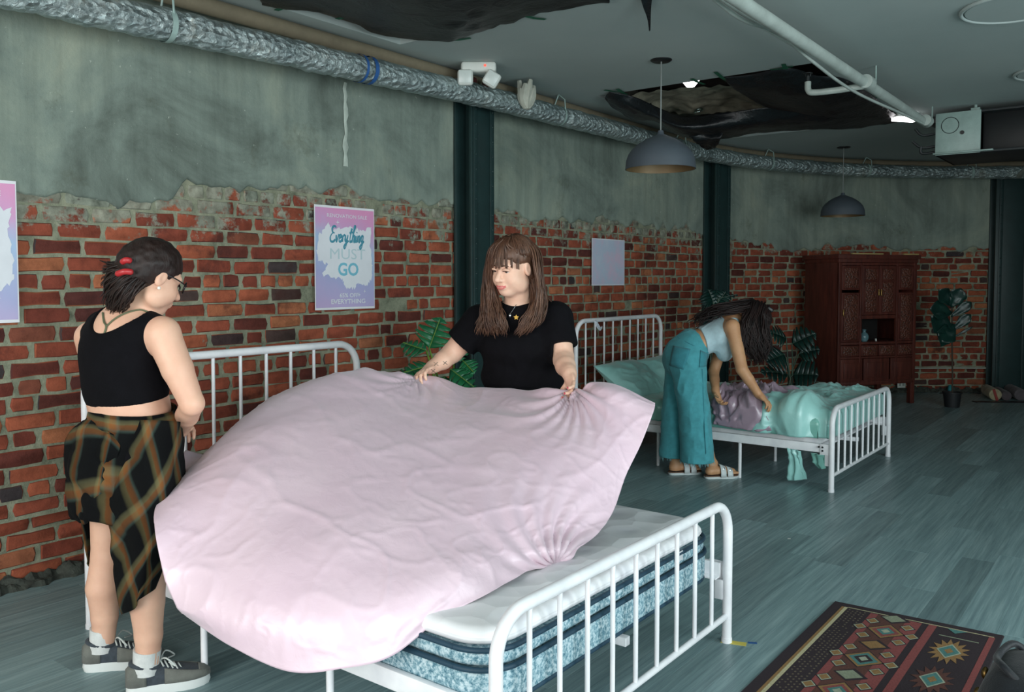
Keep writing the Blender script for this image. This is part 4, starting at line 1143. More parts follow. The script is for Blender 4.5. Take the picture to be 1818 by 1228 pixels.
for i in range(7):
    b = .077 + .325 * i
    dia(.272, b, .062, .062, WD, 1); dia(.268, b, .048, .045, WP if i % 2 == 0 else WO, 2)
    b2 = .236 + .325 * i
    dia(.273, b2, .075, .09, WD, 1); dia(.273, b2, .068, .082, WO, 2); dia(.273, b2, .054, .066, WR if i % 2 == 0 else WT, 3); dia(.273, b2, .036, .044, WT if i % 2 == 0 else WD, 4); dia(.273, b2, .018, .024, WCL, 5)
    for a, bb in ((.172, b2), (.200, b2 - .088), (.337, b2 - .088), (.342, b2 + .088), (.207, b2 + .088), (.372, b2)):
        dia(a, bb, .032, .04, WD, 1); dia(a, bb, .026, .033, WCL, 2); dia(a, bb, .020, .026, WO, 3)
for i in range(-1, 6):
    b = .30 + .30 * i
    pts = []
    for k in range(28):
        an = 2 * PI * k / 28; q = 1.0 if k % 2 == 0 else .62
        pts.append((.52 + .072 * q * math.cos(an), b + .135 * q * math.sin(an)))
    pts = [(a, max(bb, .06)) for a, bb in pts]
    if b > 0.0:
        ce = np.array([(RUGX + .52, RUGY - max(b, .06) + .52 * .055, .0094)] + [(RUGX + a, RUGY - bb + a * .055, .0094) for a, bb in pts])
        obj('woven_sunburst', (ce, [(0, 1 + (k + 1) % 28, 1 + k) for k in range(28)]), WO if i % 2 == 0 else WB, rug, None)
        dia(.52, b, .044, .078, WCL, 4, 'woven_square'); dia(.52, b, .037, .066, WT, 5, 'woven_square'); dia(.52, b, .017, .03, WO, 6, 'woven_square')
rp([(.47, .056), (.506, .10), (.545, .056)], WT, 'woven_triangle', 3)
rect(.455, .60, .142, .150, WP, 'woven_stripe', 1)

# bits of tape on the floor
a = at(1300, 1138, 2, 0); obj('floor_tape', bbox((a[0] + .01, a[1] - .01, .0006), (.10, .035, .001), .0003, rotz(.3), 1), YELLOW_TAPE, None, 30, label='scrap of yellow tape under the foot of the near bed', cat='tape')
a = at(1336, 1141, 2, 0); obj('floor_tape', bbox((a[0], a[1], .0006), (.035, .016, .001), .0003, rotz(.5), 1), BLUE_TAPE, None, 30, label='tiny blue tape scrap on the floor beside the rug', cat='tape')
a = at(1401, 956, 2, 0); obj('paper_scrap', bbox((a[0], a[1], .001), (.016, .012, .002), .0004, rotz(.4), 1), WHITE_PLASTIC, None, 30, label='tiny white paper scrap on the open floor', cat='paper scrap')

# dark bag at the lower right corner
BAG = m_cloth('dark_navy_leather', (12, 17, 24), .6, .2, 12, 160, .2)
bc = np.array([-.235, 2.93, 0.0])
n = 36; rings = []
for z, s in ((0, .82), (.02, .95), (.10, 1.0), (.20, .97), (.27, .86), (.31, .70), (.325, .45)):
    a = np.linspace(0, 2 * PI, n, endpoint=False)
    rings.append(np.c_[bc[0] + .20 * s * np.sign(np.cos(a)) * np.abs(np.cos(a)) ** .6, bc[1] + .24 * s * np.sign(np.sin(a)) * np.abs(np.sin(a)) ** .6, np.full(n, z)])
V, F = ringstack(rings); V[:, :2] += (vnoise(V, 9, 3) * .012)[:, None]; V[:, 2] = np.maximum(V[:, 2], 0)
bag = empty('leather_bag', tuple(bc), 'dark navy bag with brass studs at the lower right corner', 'bag')
obj('body', (V, F), BAG, bag, 60)
for s in (-1, 1): obj('handle', tube(smooth_path([bc + (s * .07, -.12, .30), bc + (s * .12, -.10, .335), bc + (s * .15, .0, .32), bc + (s * .12, .10, .335), bc + (s * .07, .12, .30)], 6), .011, 8), BAG, bag, 60)
for q in ((-.195, .10, .22), (-.197, -.02, .20)): obj('stud', sphere(bc + np.array(q), (.012, .02, .02)), BRASS, bag, 180, label='brass stud')

# rolled things by the far column
jc = at(1768, 711, 2, 0)
for i, (du, r, col, L, lb) in enumerate(((1767, .075, (150, 140, 112), .5, 'pale rolled mat with a red band by the far column'), (1787, .060, (74, 66, 70), .5, 'dark rolled bundle in the middle by the far column'), (1812, .075, (84, 78, 82), .55, 'dark grey rolled bundle at the right edge by the far column'))):
    p = at(du, 711, 2, 0); d = nrm(np.array([-.35, 1, 0]))
    prof = [(0, r * .55, .99), ]
    rl = empty('rolled_mat', (p[0], p[1], 0), lb, 'rolled mat', 'rolled mats by the far column')
    P0 = np.array([p[0], p[1], r * .95])
    obj('roll', tube([P0, P0 + d * .01, P0 + d * L * .5, P0 + d * L], [r * .9, r * .95, r * .93, r * .9], 18), m_cloth('rolled_fabric_%d' % i, col, .9, .25, 14), rl, 50)
    if i == 0:
        obj('red_band', bbox(P0 - d * .004, (.03, .006, r * 1.9), .002, rotz(math.atan2(d[1], d[0]) - PI / 2) @ roty(-.3)), simple('red_ribbon', (130, 40, 34), .7), rl, 40)
p = at(1780, 714, 2, 0); obj('black_tray', bbox((p[0] + .05, p[1] + .05, .004), (.8, .12, .008), .002, rotz(.65)), BLACK_PLASTIC, None, 40, label='thin black strip lying on the floor before the rolled mats', cat='strip')

# ================================================================ plants
def m_leaf(name, c, c2, rough=.35):
    t = NT(name); pos = t.coord()
    t.set(t.ramp(t.noise(pos, 7, 4), [(.3, srgb(*c2)), (.7, srgb(*c))]), rough); t.bump(t.noise(pos, 40, 3), .2, .004); return t.m
LEAF = m_leaf('monstera_leaf_green', (38, 122, 74), (20, 84, 56)); LEAF_D = m_leaf('dark_leaf_green', (22, 58, 50), (12, 38, 36)); STEM = m_leaf('stem_green', (124, 158, 66), (96, 132, 56), .5); STEM_D = m_leaf('dark_stem', (62, 84, 66), (48, 66, 54), .5)
POT = simple('black_nursery_pot', (24, 26, 30), .6); SOIL = simple('potting_soil', (38, 30, 26), .95, bump=.6, bscale=50)
def monstera_leaf(base, tip, up, width, lobes=5, droop=.12, slit=.62):
    base, tip = np.asarray(base, float), np.asarray(tip, float); L = np.linalg.norm(tip - base); d = (tip - base) / L
    n = nrm(np.asarray(up, float) - d * np.dot(up, d)); s = np.cross(d, n)
    prof = lambda t: math.sin(PI * min(1, max(0, t)) ** .62) ** .75 if 0 < t < 1 else 0.0
    pt = lambda t, w: base + d * (t * L) + s * (w * width * .5) - n * (droop * L * (t * t) + .10 * width * abs(w) ** 1.6)
    V, F = [], []
    for sg in (-1, 1):
        for i in range(lobes):
            t0, t1 = i / lobes, (i + 1) / lobes
            g = .10 / lobes if i else 0
            cols = []
            for k, t in enumerate(np.linspace(t0, t1, 4)):
                fw = .16                      # lobes sweep towards the tip
                edge = prof(min(.985, t * .97 + .03))
                for m_, q in enumerate((0, slit if k in (0, 3) and 0 < i or k == 3 else .6, 1.0)):
                    gg = (g if k == 0 else -g if k == 3 else 0) * (3.2 if m_ == 2 else 1.0 if m_ == 1 else 0)
                    V.append(pt(min(1, t + gg + fw * q * q * (1 - t)), sg * edge * q))
            o = len(V) - 12
            for k in range(3):
                for m_ in range(2):
                    a = o + k * 3 + m_; F.append((a, a + 3, a + 4, a + 1) if sg > 0 else (a, a + 1, a + 4, a + 3))
    return np.array(V), F
def fig_leaf(base, tip, up, width, droop=.1):
    base, tip = np.asarray(base, float), np.asarray(tip, float); L = np.linalg.norm(tip - base); d = (tip - base) / L
    n = nrm(np.asarray(up, float) - d * np.dot(up, d)); s = np.cross(d, n)
    ws = [.05, .34, .5, .62, .85, 1.0, .92, .62, .08]
    P = np.array([[base + d * (t * L) + s * (w * q * width * .5) - n * (droop * L * t * t - .10 * width * abs(q) ** 1.5 + .012 * math.sin(t * 14) * abs(q)) for q in (-1, -.5, 0, .5, 1)] for t, w in zip(np.linspace(0, 1, 9), ws)])
    return gridmesh(P)
def pot(p, r, h, par):
    obj('pot', lathe([(0, 0), (r * .78, 0), (r * .98, h * .93), (r * 1.08, h * .93), (r * 1.08, h), (r * .94, h), (r * .9, h * .88)], p, 28), POT, par, 40)
    obj('soil', lathe([(0, h * .9), (r * .92, h * .88)], p, 24), SOIL, par, 180)
def plant(name, base, leaves, label, lm, sm, potr=.15, poth=.26, kind='m', up=(0.5, -.6, .6), cat='plant'):
    base = np.asarray(base, float); pl = empty(name, tuple(base), label, cat, 'potted plants')
    pot(base, potr, poth, pl)
    for j, (b, tp, w) in enumerate(leaves):
        b, tp = np.asarray(b, float), np.asarray(tp, float)
        root = base + (.03 * math.cos(j * 2.1), .03 * math.sin(j * 2.1), poth * .9)
        upv = nrm(np.asarray(up) + .25 * np.array([math.cos(j * 1.7), math.sin(j * 2.3), .3 * math.cos(j)]))
        st = obj('stem', tube(smooth_path([root, root * .6 + b * .4 + (0, 0, .10), b], 7), np.linspace(.010, .006, 15), 7), sm, pl, 60)
        vf = monstera_leaf(b, tp, upv, w) if kind == 'm' else fig_leaf(b, tp, upv, w)
        lf = obj('leaf', vf, lm, pl, 180)
        md = lf.modifiers.new('thickness', 'SOLIDIFY'); md.thickness = .0015
        obj('midrib', tube([b, b * .5 + tp * .5 - .0 * upv, b * .1 + tp * .9], .0028, 5), sm, lf, 60)
    return pl
D = 5.55
plant('monstera_plant', (-3.86, 4.34, 0), [
    (px(762, 618, D), px(783, 561, D + .05), .26), (px(757, 622, D - .05), px(711, 606, D), .17), (px(765, 648, D), px(712, 662, D - .1), .17), (px(806, 600, D + .12), px(818, 640, D + .05), .20),
    (px(748, 668, D - .05), px(700, 690, D - .15), .22), (px(790, 668, D), px(772, 700, D - .12), .22), (px(800, 655, D), px(846, 690, D - .05), .20), (px(822, 640, D + .1), px(842, 662, D + .05), .16)],
    'bright green monstera plant between the near headboard and the first column', LEAF, STEM)
D = 8.75
plant('monstera_plant', (*(px(1402, 690, D)[:2]), 0), [
    (px(1392, 628, D), px(1362, 640, D - .1), .40), (px(1398, 664, D), px(1353, 656, D - .1), .26), (px(1408, 664, D), px(1452, 664, D - .15), .50), (px(1406, 610, D + .1), px(1448, 590, D), .32),
    (px(1396, 600, D + .1), px(1370, 588, D), .26), (px(1418, 628, D + .1), px(1455, 618, D), .26), (px(1400, 680, D), px(1420, 700, D - .1), .3)],
    'dark monstera plant standing beside the cabinet behind the mint bed', LEAF_D, STEM_D)
D = 8.6
pb = px(1272, 600, D); 
plant('leafy_plant', (pb[0] - .05, pb[1], 0), [
    (px(1268, 540, D), px(1258, 512, D), .30), (px(1272, 540, D), px(1290, 516, D), .26), (px(1275, 530, D), px(1312, 521, D), .07), (px(1266, 535, D), px(1244, 527, D), .22), (px(1270, 548, D), px(1288, 535, D), .2), (px(1266, 550, D), px(1250, 545, D), .24)],
    'dark leafy plant in front of the second column above the bent back', LEAF_D, STEM_D, .14, .25)
fb = at(1690, 722, 2, 0)
fg = empty('fiddle_leaf_fig', (fb[0], fb[1], 0), 'thin-stemmed fiddle-leaf fig in a black pot before the far wall', 'plant', 'potted plants')
fb = np.array([fb[0], fb[1], 0]); pot(fb, .10, .175, fg)
D = 9.85; tr = [fb + (0, 0, .15), px(1691, 660, D), px(1690, 600, D), px(1690, 545, D + .03), px(1686, 528, D)]
obj('trunk', tube(smooth_path(tr, 6), .009, 8), simple('fig_bark', (66, 56, 46), .9), fg, 60)
for b, t_, w in [((1688, 545), (1707, 512), .2), ((1687, 542), (1668, 514), .2), ((1688, 562), (1725, 536), .13), ((1690, 586), (1724, 558), .13), ((1690, 600), (1728, 579), .035), ((1688, 556), (1652, 548), .24), ((1688, 590), (1654, 562), .28), ((1690, 604), (1664, 590), .28), ((1692, 575), (1672, 606), .24)]:
    lf = obj('leaf', fig_leaf(px(*b, D), px(*t_, D - .08), (.5, -.75, .25), w, .05), LEAF_D, fg, 180)
    md = lf.modifiers.new('thickness', 'SOLIDIFY'); md.thickness = .0015
# blue-green paint splash / cloth behind the pot
q = wall_hit(1683, 690); obj('teal_rag', sphere(q + (.03, -.03, 0), (.03, .05, .06), 10, 6), simple('teal_cloth', (40, 128, 136), .8), None, 60, label='small teal rag against the wall behind the fig pot', cat='rag')
# ================================================================ bedding
def creases(P, amp, sc, seed=0.0, sharp=7):
    w = P + 0.12 * np.stack([vnoise(P, 2.2, 2, seed + 3), vnoise(P, 2.2, 2, seed + 8), vnoise(P, 2.2, 2, seed + 13)], -1)
    n1 = np.clip(1 - np.abs(vnoise(w, sc, 2, seed)), 0, 1) ** sharp
    return amp * n1
def thick(o, t, off=-1):
    md = o.modifiers.new('thickness', 'SOLIDIFY'); md.thickness = t; md.offset = off
    return o
# --- pink satin sheet, held up between two people and billowing over the near bed
NET = [
 [(328, 800, 3.36), (400, 812, 3.6), (520, 790, 4.0), (650, 720, 4.15), (742, 672, 4.06), (830, 687, 4.02), (915, 691, 3.94), (1012, 693, 3.78), (1078, 681, 3.70), (1163, 716, 3.58)],
 [(300, 868, 3.04), (372, 800, 3.26), (490, 706, 3.62), (640, 656, 3.90), (735, 676, 3.92), (822, 706, 3.86), (908, 712, 3.80), (1005, 712, 3.68), (1082, 697, 3.60), (1160, 731, 3.52)],
 [(277, 905, 2.84), (352, 832, 3.04), (470, 752, 3.28), (610, 712, 3.52), (720, 728, 3.58), (815, 744, 3.58), (905, 746, 3.56), (1010, 748, 3.52), (1085, 752, 3.47), (1139, 786, 3.43)],
 [(275, 940, 2.72), (345, 890, 2.84), (462, 836, 2.97), (600, 800, 3.14), (712, 802, 3.22), (808, 806, 3.26), (898, 804, 3.28), (995, 806, 3.30), (1070, 815, 3.32), (1112, 842, 3.34)],
 [(284, 990, 2.66), (352, 966, 2.70), (466, 930, 2.74), (598, 900, 2.82), (705, 890, 2.90), (798, 886, 2.96), (884, 880, 3.02), (974, 878, 3.10), (1048, 880, 3.18), (1093, 896, 3.24)],
 [(300, 1042, 2.63), (368, 1036, 2.59), (478, 1012, 2.57), (602, 988, 2.60), (702, 972, 2.67), (788, 960, 2.74), (864, 950, 2.82), (945, 940, 2.93), (1015, 934, 3.05), (1070, 936, 3.13)],
 [(318, 1078, 2.61), (392, 1098, 2.52), (494, 1104, 2.45), (606, 1088, 2.44), (702, 1064, 2.48), (780, 1030, 2.56), (850, 1010, 2.65), (915, 990, 2.78), (980, 976, 2.90), (1022, 978, 3.00)],
 [(332, 1092, 2.63), (412, 1146, 2.51), (514, 1191, 2.43), (610, 1186, 2.40), (695, 1164, 2.43), (782, 1098, 2.51), (862, 1056, 2.61), (928, 1018, 2.78), (968, 1003, 2.91), (992, 1000, 2.97)],
]
C = np.array([[px(*q) for q in row] for row in NET])
Pg = catmull(C, 150, 220)
N = normals_of(Pg)
if (N[75, 110] @ -_f) < 0: N = -N
edge = np.minimum(1, np.minimum(np.arange(150), np.arange(150)[::-1])[:, None] / 6.0)
Pg = Pg + N * ((creases(Pg, .0045, 3.0, 2.0, 14) + creases(Pg, .0030, 7.5, 11.0, 11) + creases(Pg, .0016, 16, 17.0, 9) + .007 * vnoise(Pg, 2.2, 2, 5.0))[..., None] * edge[..., None])
# gathers where hands pinch the edge and where the hem touches the mattress
for uv, w, amp in (((742, 672), 4.06, .014), ((1012, 693), 3.78, .014), ((985, 1001), 2.95, .010)):
    c0 = px(*uv, w); dd = np.linalg.norm(Pg - c0, axis=-1)
    q = Pg - c0; an = np.arctan2(q @ _u, q @ _r)
    Pg = Pg + N * (amp * np.exp(-(dd / .26) ** 2) * np.clip(dd / .06, 0, 1) * np.sin(an * 17 + 3 * dd / .1))[..., None]
sheet = obj('pink_satin_sheet', gridmesh(Pg), PINK, None, 180, label='billowing pale pink satin sheet held up over the near bed', cat='sheet')
thick(sheet, .004)
# small free-hanging corner of the same sheet is part of the net; bunch at the left hands
# --- the mint bed
MB2 = (-3.88, -1.862, 6.012, 7.46)
mm = empty('mattress', (-2.87, 6.735, .282), 'mattress hidden under the mint fitted sheet', 'mattress')
obj('body', slab(MB2[0] + .02, MB2[1] - .08, MB2[2] + .02, MB2[3] - .02, .283, .475, .08, .03), QUILT, mm, 60)
def drape(x0, x1, y0, y1, zt, drops, res, fn=None, rad=.05):
    """cloth laid on a box top: drops = overhang on -x, +x, -y, +y"""
    A = np.arange(-drops[0], x1 - x0 + drops[1] + res, res); B = np.arange(-drops[2], y1 - y0 + drops[3] + res, res)
    a, b = np.meshgrid(A, B, indexing='ij'); Lx, Ly = x1 - x0, y1 - y0
    ox = np.where(a < 0, -a, np.where(a > Lx, a - Lx, 0)); oy = np.where(b < 0, -b, np.where(b > Ly, b - Ly, 0))
    sx = np.where(a < 0, -1, np.where(a > Lx, 1, 0)); sy = np.where(b < 0, -1, np.where(b > Ly, 1, 0))
    def bend(o): return np.where(o < rad * PI / 2, rad * np.sin(o / rad), rad), np.where(o < rad * PI / 2, rad * (1 - np.cos(np.minimum(o / rad, PI / 2))), rad + o - rad * PI / 2)
    hx_, dx_ = bend(ox); hy_, dy_ = bend(oy)
    P = np.stack([x0 + np.clip(a, 0, Lx) + sx * hx_, y0 + np.clip(b, 0, Ly) + sy * hy_, zt - np.maximum(dx_, dy_)], -1)
    if fn is not None:
        Nn = normals_of(P)
        if Nn[len(A) // 2, len(B) // 2, 2] < 0: Nn = -Nn
        P = P + Nn * fn(P, a, b)[..., None]
    return P
fs = drape(MB2[0] + .03, MB2[1] - .10, MB2[2] + .03, MB2[3] - .03, .502, (.16, .16, .17, .17), .018,
           lambda P, a, b: creases(P, .020, 2.6, 4.0, 5) + creases(P, .010, 6, 9.0, 5) + .008 * vnoise(P, 5, 2))
fso = obj('mint_fitted_sheet', gridmesh(fs), MINT, None, 180, label='glossy mint satin fitted sheet pulled over the far bed', cat='sheet'); thick(fso, .004)
def pillow(c, L, W, T, rot, mat, label, seed):
    n = 44; a = np.linspace(-1, 1, n); A, B = np.meshgrid(a, a, indexing='ij')
    prof = (np.clip(1 - np.abs(A) ** 2.6, 0, 1) * np.clip(1 - np.abs(B) ** 2.6, 0, 1)) ** .55
    pin = 1 - .07 * (A * A * (1 - B * B) + B * B * (1 - A * A))
    out = []
    for sg in (1, -1):
        P = np.stack([A * L / 2 * pin, B * W / 2 * pin, sg * T / 2 * prof], -1)
        P[..., 2] += sg * prof * (creases(P, .022, 5, seed, 5) + creases(P, .012, 11, seed + 3, 5) - .01)
        v, f = gridmesh(P); v = v @ rot.T + np.asarray(c); f = f.tolist()
        if sg < 0: f = [tuple(q[::-1]) for q in f]
        out.append((v, f))
    return obj('satin_pillow', out, mat, None, 180, label=label, cat='pillow', group='mint satin pillows')
p1 = px(1105, 662, 7.35); p2 = px(1262, 664, 8.0)
pillow((-3.60, 6.40, .61), .48, .72, .20, rotz(.04) @ roty(.62), MINT_PALE, 'mint satin pillow at the near side of the far headboard', 2.0)
pillow((-3.57, 7.08, .61), .48, .70, .20, rotz(-.05) @ roty(.58), MINT_PALE, 'pale mint satin pillow half hidden behind the bending person', 7.0)
# pale mint duvet bunched at the foot end
def dv(P, a, b):
    # heaped near the rail, thinner to the far side and held in by the footboard
    h = .09 * np.exp(-((P[..., 1] - 6.16) / .26) ** 2) * np.exp(-((P[..., 0] + 2.10) / .2) ** 2) + .012
    fold = .030 * np.sin((P[..., 0] * 24 + vnoise(P, 3, 2) * 3.0)) * np.exp(-((P[..., 1] - 6.02) / .25) ** 2)
    k = np.clip((-1.90 - P[..., 0]) / .12, .25, 1)
    return (h + fold + creases(P, .040, 4.5, 21.0, 4) + creases(P, .022, 10.0, 25.0, 4)) * k + .02 * (1 - k)
du = drape(-2.36, -1.915, 6.09, 7.40, .525, (.06, .19, .19, .16), .0125, dv, .05)
w = np.clip((du[..., 0] + 2.42) / .16, 0, 1); du[..., 0] += .08 * (1 - w) * vnoise(du, 6, 2, 31.0)
du[..., 0] = np.minimum(du[..., 0], -1.846); du[..., 1] = np.maximum(du[..., 1], 5.93)
du[..., 2] = np.maximum(du[..., 2], np.where(du[..., 1] < 6.03, .332, .30))
duo = obj('pale_mint_duvet', gridmesh(du), MINT_PALE, None, 180, label='pale mint satin duvet bunched over the foot of the far bed', cat='duvet'); thick(duo, .006)
# mauve satin blanket in a heap under the hands
def mv(P, a, b):
    wq = P + .05 * np.stack([vnoise(P, 7, 2, 1.0), vnoise(P, 7, 2, 7.0), vnoise(P, 7, 2, 9.0)], -1)
    f = np.clip(1 - np.abs(vnoise(wq, 6.5, 2, 33.0)), 0, 1) ** 3 * .070 + np.clip(1 - np.abs(vnoise(wq, 13.0, 2, 41.0)), 0, 1) ** 4 * .045
    e = np.clip(np.minimum((P[..., 0] + 2.72) / .10, (-2.26 - P[..., 0]) / .10), 0, 1) * np.clip((6.50 - P[..., 1]) / .1, 0, 1)
    return .032 + f * (.6 + .4 * e) + .03 * e
mb = drape(-2.66, -2.30, 6.06, 6.46, .525, (.03, .03, .17, .03), .008, mv, .05)
mb[..., 0] += .06 * vnoise(mb, 5, 2, 51.0); mb[..., 1] = np.maximum(mb[..., 1], 5.92); mb[..., 2] += np.where(mb[..., 1] < 6.05, .03 * vnoise(mb, 6, 2, 61.0), 0)
mb[..., 2] = np.maximum(mb[..., 2], np.where(mb[..., 1] < 6.03, .33, .512))
mo = obj('mauve_satin_blanket', gridmesh(mb), MAUVE, None, 180, label='crumpled mauve satin blanket heaped on the far bed under the hands', cat='blanket'); thick(mo, .005)
ma = np.array([[px(*q) for q in row] for row in [
    [(1340, 692, 6.9), (1380, 689, 6.95), (1420, 690, 7.05), (1438, 694, 7.1)], [(1335, 702, 6.75), (1375, 700, 6.8), (1412, 699, 6.9), (1434, 699, 7.0)],
    [(1352, 716, 6.55), (1382, 712, 6.65), (1404, 707, 6.8), (1424, 703, 6.92)]]])
Pm = catmull(ma, 30, 50); Pm[..., 2] += creases(Pm, .03, 7, 3.0, 4)
thick(obj('mauve_satin_blanket_end', gridmesh(Pm), MAUVE, None, 180, label='flat mauve end of the blanket spread towards the far side of the bed', cat='blanket'), .005)
# cloth tails under the rail
def tail(net, mat, label, amp=.012):
    Pt = catmull(np.array([[px(*q) for q in row] for row in net]), 40, 26)
    Pt = Pt + np.array([-.6, -.8, 0]) * (amp * np.sin(np.linspace(0, 16, 26))[None, :] + creases(Pt, .016, 8, 3.0, 4))[..., None]
    Pt[..., 2] = np.maximum(Pt[..., 2], .006)
    thick(obj('mint_cloth_tail', gridmesh(Pt), mat, None, 180, label=label, cat='sheet', group='mint cloth tails below the far bed'), .004)
tail([[(1402, 794, 6.10), (1412, 797, 6.08), (1424, 800, 6.05)], [(1404, 818, 6.12), (1415, 818, 6.08), (1426, 818, 6.08)], [(1400, 852, 6.16), (1417, 852, 6.12), (1432, 850, 6.14)]], MINT_PALE, 'pale mint cloth tail hanging to the floor below the far bed rail')
tail([[(1440, 802, 6.10), (1455, 806, 6.08), (1474, 806, 6.06)], [(1446, 818, 6.12), (1458, 820, 6.1), (1470, 820, 6.1)], [(1456, 830, 6.14), (1462, 832, 6.12), (1466, 828, 6.14)]], MINT, 'short mint cloth corner hanging beside the far bed foot post')
# ================================================================ implicit bodies
class Field:
    def __init__(s, lo, hi, h):
        ax = []
        for i in range(3):
            hh = h[i] if isinstance(h, (list, tuple)) else h
            ax.append(hh if isinstance(hh, np.ndarray) else np.arange(lo[i], hi[i] + hh, hh))
        s.ax = [a.astype(np.float32) for a in ax]
        s.D = np.full([len(a) for a in s.ax], 1.0, np.float32)
    def sub(s, lo, hi):
        sl = []
        for i in range(3):
            a, b = np.searchsorted(s.ax[i], [lo[i], hi[i]]); sl.append(slice(max(0, a - 1), b + 1))
        sl = tuple(sl)
        X = s.ax[0][sl[0]][:, None, None]; Y = s.ax[1][sl[1]][None, :, None]; Z = s.ax[2][sl[2]][None, None, :]
        return sl, X, Y, Z
    def put(s, sl, d, k, op):
        D = s.D[sl]
        if op == 'sub':
            a, b = -D, d
            h = np.maximum(k - np.abs(a - b), 0) / k
            s.D[sl] = -(np.minimum(a, b) - h * h * k * .25)
        else:
            h = np.maximum(k - np.abs(D - d), 0) / k
            s.D[sl] = np.minimum(D, d) - h * h * k * .25
    def rc(s, p, r1, q, r2, k=.02, op='add'):
        p = np.asarray(p, np.float32); q = np.asarray(q, np.float32); m = max(r1, r2) + k + .01
        sl, X, Y, Z = s.sub(np.minimum(p, q) - m, np.maximum(p, q) + m)
        d = q - p; L = float(d @ d) + 1e-9
        t = np.clip(((X - p[0]) * d[0] + (Y - p[1]) * d[1] + (Z - p[2]) * d[2]) / L, 0, 1)
        dist = np.sqrt((X - p[0] - t * d[0]) ** 2 + (Y - p[1] - t * d[1]) ** 2 + (Z - p[2] - t * d[2]) ** 2) - (r1 + (r2 - r1) * t)
        s.put(sl, dist, k, op)
    def el(s, c, r, R=None, k=.02, op='add'):
        c = np.asarray(c, np.float32); r = np.asarray(r, np.float32); R = np.eye(3) if R is None else np.asarray(R)
        m = float(r.max()) + k + .01
        sl, X, Y, Z = s.sub(c - m, c + m)
        X, Y, Z = X - c[0], Y - c[1], Z - c[2]
        a = [(X * R[0, i] + Y * R[1, i] + Z * R[2, i]) for i in range(3)]
        k0 = np.sqrt(sum((a[i] / r[i]) ** 2 for i in range(3))); k1 = np.sqrt(sum((a[i] / r[i] ** 2) ** 2 for i in range(3))) + 1e-6
        s.put(sl, (k0 * (k0 - 1) / k1).astype(np.float32), k, op)
    def chain(s, pts, rs, k=.02):
        for i in range(len(pts) - 1): s.rc(pts[i], rs[i], pts[i+1], rs[i+1], k if i == 0 else .009)
    def plane(s, p, n, k=.006):       # keep the side n points away from
        X, Y, Z = s.ax[0][:, None, None], s.ax[1][None, :, None], s.ax[2][None, None, :]
        s.D = np.maximum(s.D, (X - p[0]) * n[0] + (Y - p[1]) * n[1] + (Z - p[2]) * n[2])
    def shift(s, fn):
        X, Y, Z = np.meshgrid(*s.ax, indexing='ij'); s.D = s.D + fn(np.stack([X, Y, Z], -1))
    def mesh(s):
        D = s.D; S = D < 0
        n = [d - 1 for d in D.shape]
        cnt = np.zeros(n, np.int8)
        cs = [(i, j, k) for i in (0, 1) for j in (0, 1) for k in (0, 1)]
        for i, j, k in cs: cnt += S[i:i+n[0], j:j+n[1], k:k+n[2]]
        act = (cnt > 0) & (cnt < 8); I = np.argwhere(act)
        idx = np.full(n, -1, np.int32); idx[act] = np.arange(len(I))
        acc = np.zeros((len(I), 3)); w = np.zeros(len(I))
        for a in cs:
            for ax_ in range(3):
                if a[ax_]: continue
                b = list(a); b[ax_] = 1
                d0 = D[I[:, 0]+a[0], I[:, 1]+a[1], I[:, 2]+a[2]]; d1 = D[I[:, 0]+b[0], I[:, 1]+b[1], I[:, 2]+b[2]]
                cr = (d0 < 0) != (d1 < 0); t = np.where(cr, d0 / np.where(cr, d0 - d1, 1), 0)
                p = np.tile(np.array(a, float), (len(I), 1)); p[:, ax_] += t
                acc += p * cr[:, None]; w += cr
        P = I + acc / np.maximum(w, 1)[:, None]
        V = np.stack([np.interp(P[:, i], np.arange(len(s.ax[i])), s.ax[i]) for i in range(3)], 1)
        Fs = []
        for ax_ in range(3):
            sl0 = [slice(1, -1)] * 3; sl1 = [slice(1, -1)] * 3; sl0[ax_] = slice(0, -1); sl1[ax_] = slice(1, None)
            s0, s1 = S[tuple(sl0)], S[tuple(sl1)]
            E = np.argwhere(s0 != s1)
            if not len(E): continue
            off = np.array([1, 1, 1]); off[ax_] = 0; G = E + off
            o1, o2 = (ax_ + 1) % 3, (ax_ + 2) % 3
            def cell(a, b):
                g = G.copy(); g[:, o1] -= a; g[:, o2] -= b; return idx[g[:, 0], g[:, 1], g[:, 2]]
            q = np.stack([cell(1, 1), cell(0, 1), cell(0, 0), cell(1, 0)], 1)
            flip = ~s0[E[:, 0], E[:, 1], E[:, 2]]
            q[flip] = q[flip][:, ::-1]; Fs.append(q)
        Fq = np.vstack(Fs); Fq = Fq[(Fq >= 0).all(1)]
        return V, Fq
def fr(fw, up=(0, 0, 1)):
    """columns: right, forward, up"""
    fw = nrm(fw); rt = nrm(np.cross(fw, up)); return np.stack([rt, fw, np.cross(rt, fw)], 1)
def axes_fine(lo, hi, h, spans):
    out = [lo]
    while out[-1] < hi:
        x = out[-1]; step = h
        for a, b, hh in spans:
            if a <= x < b: step = min(step, hh)
        out.append(x + step)
    return np.array(out)
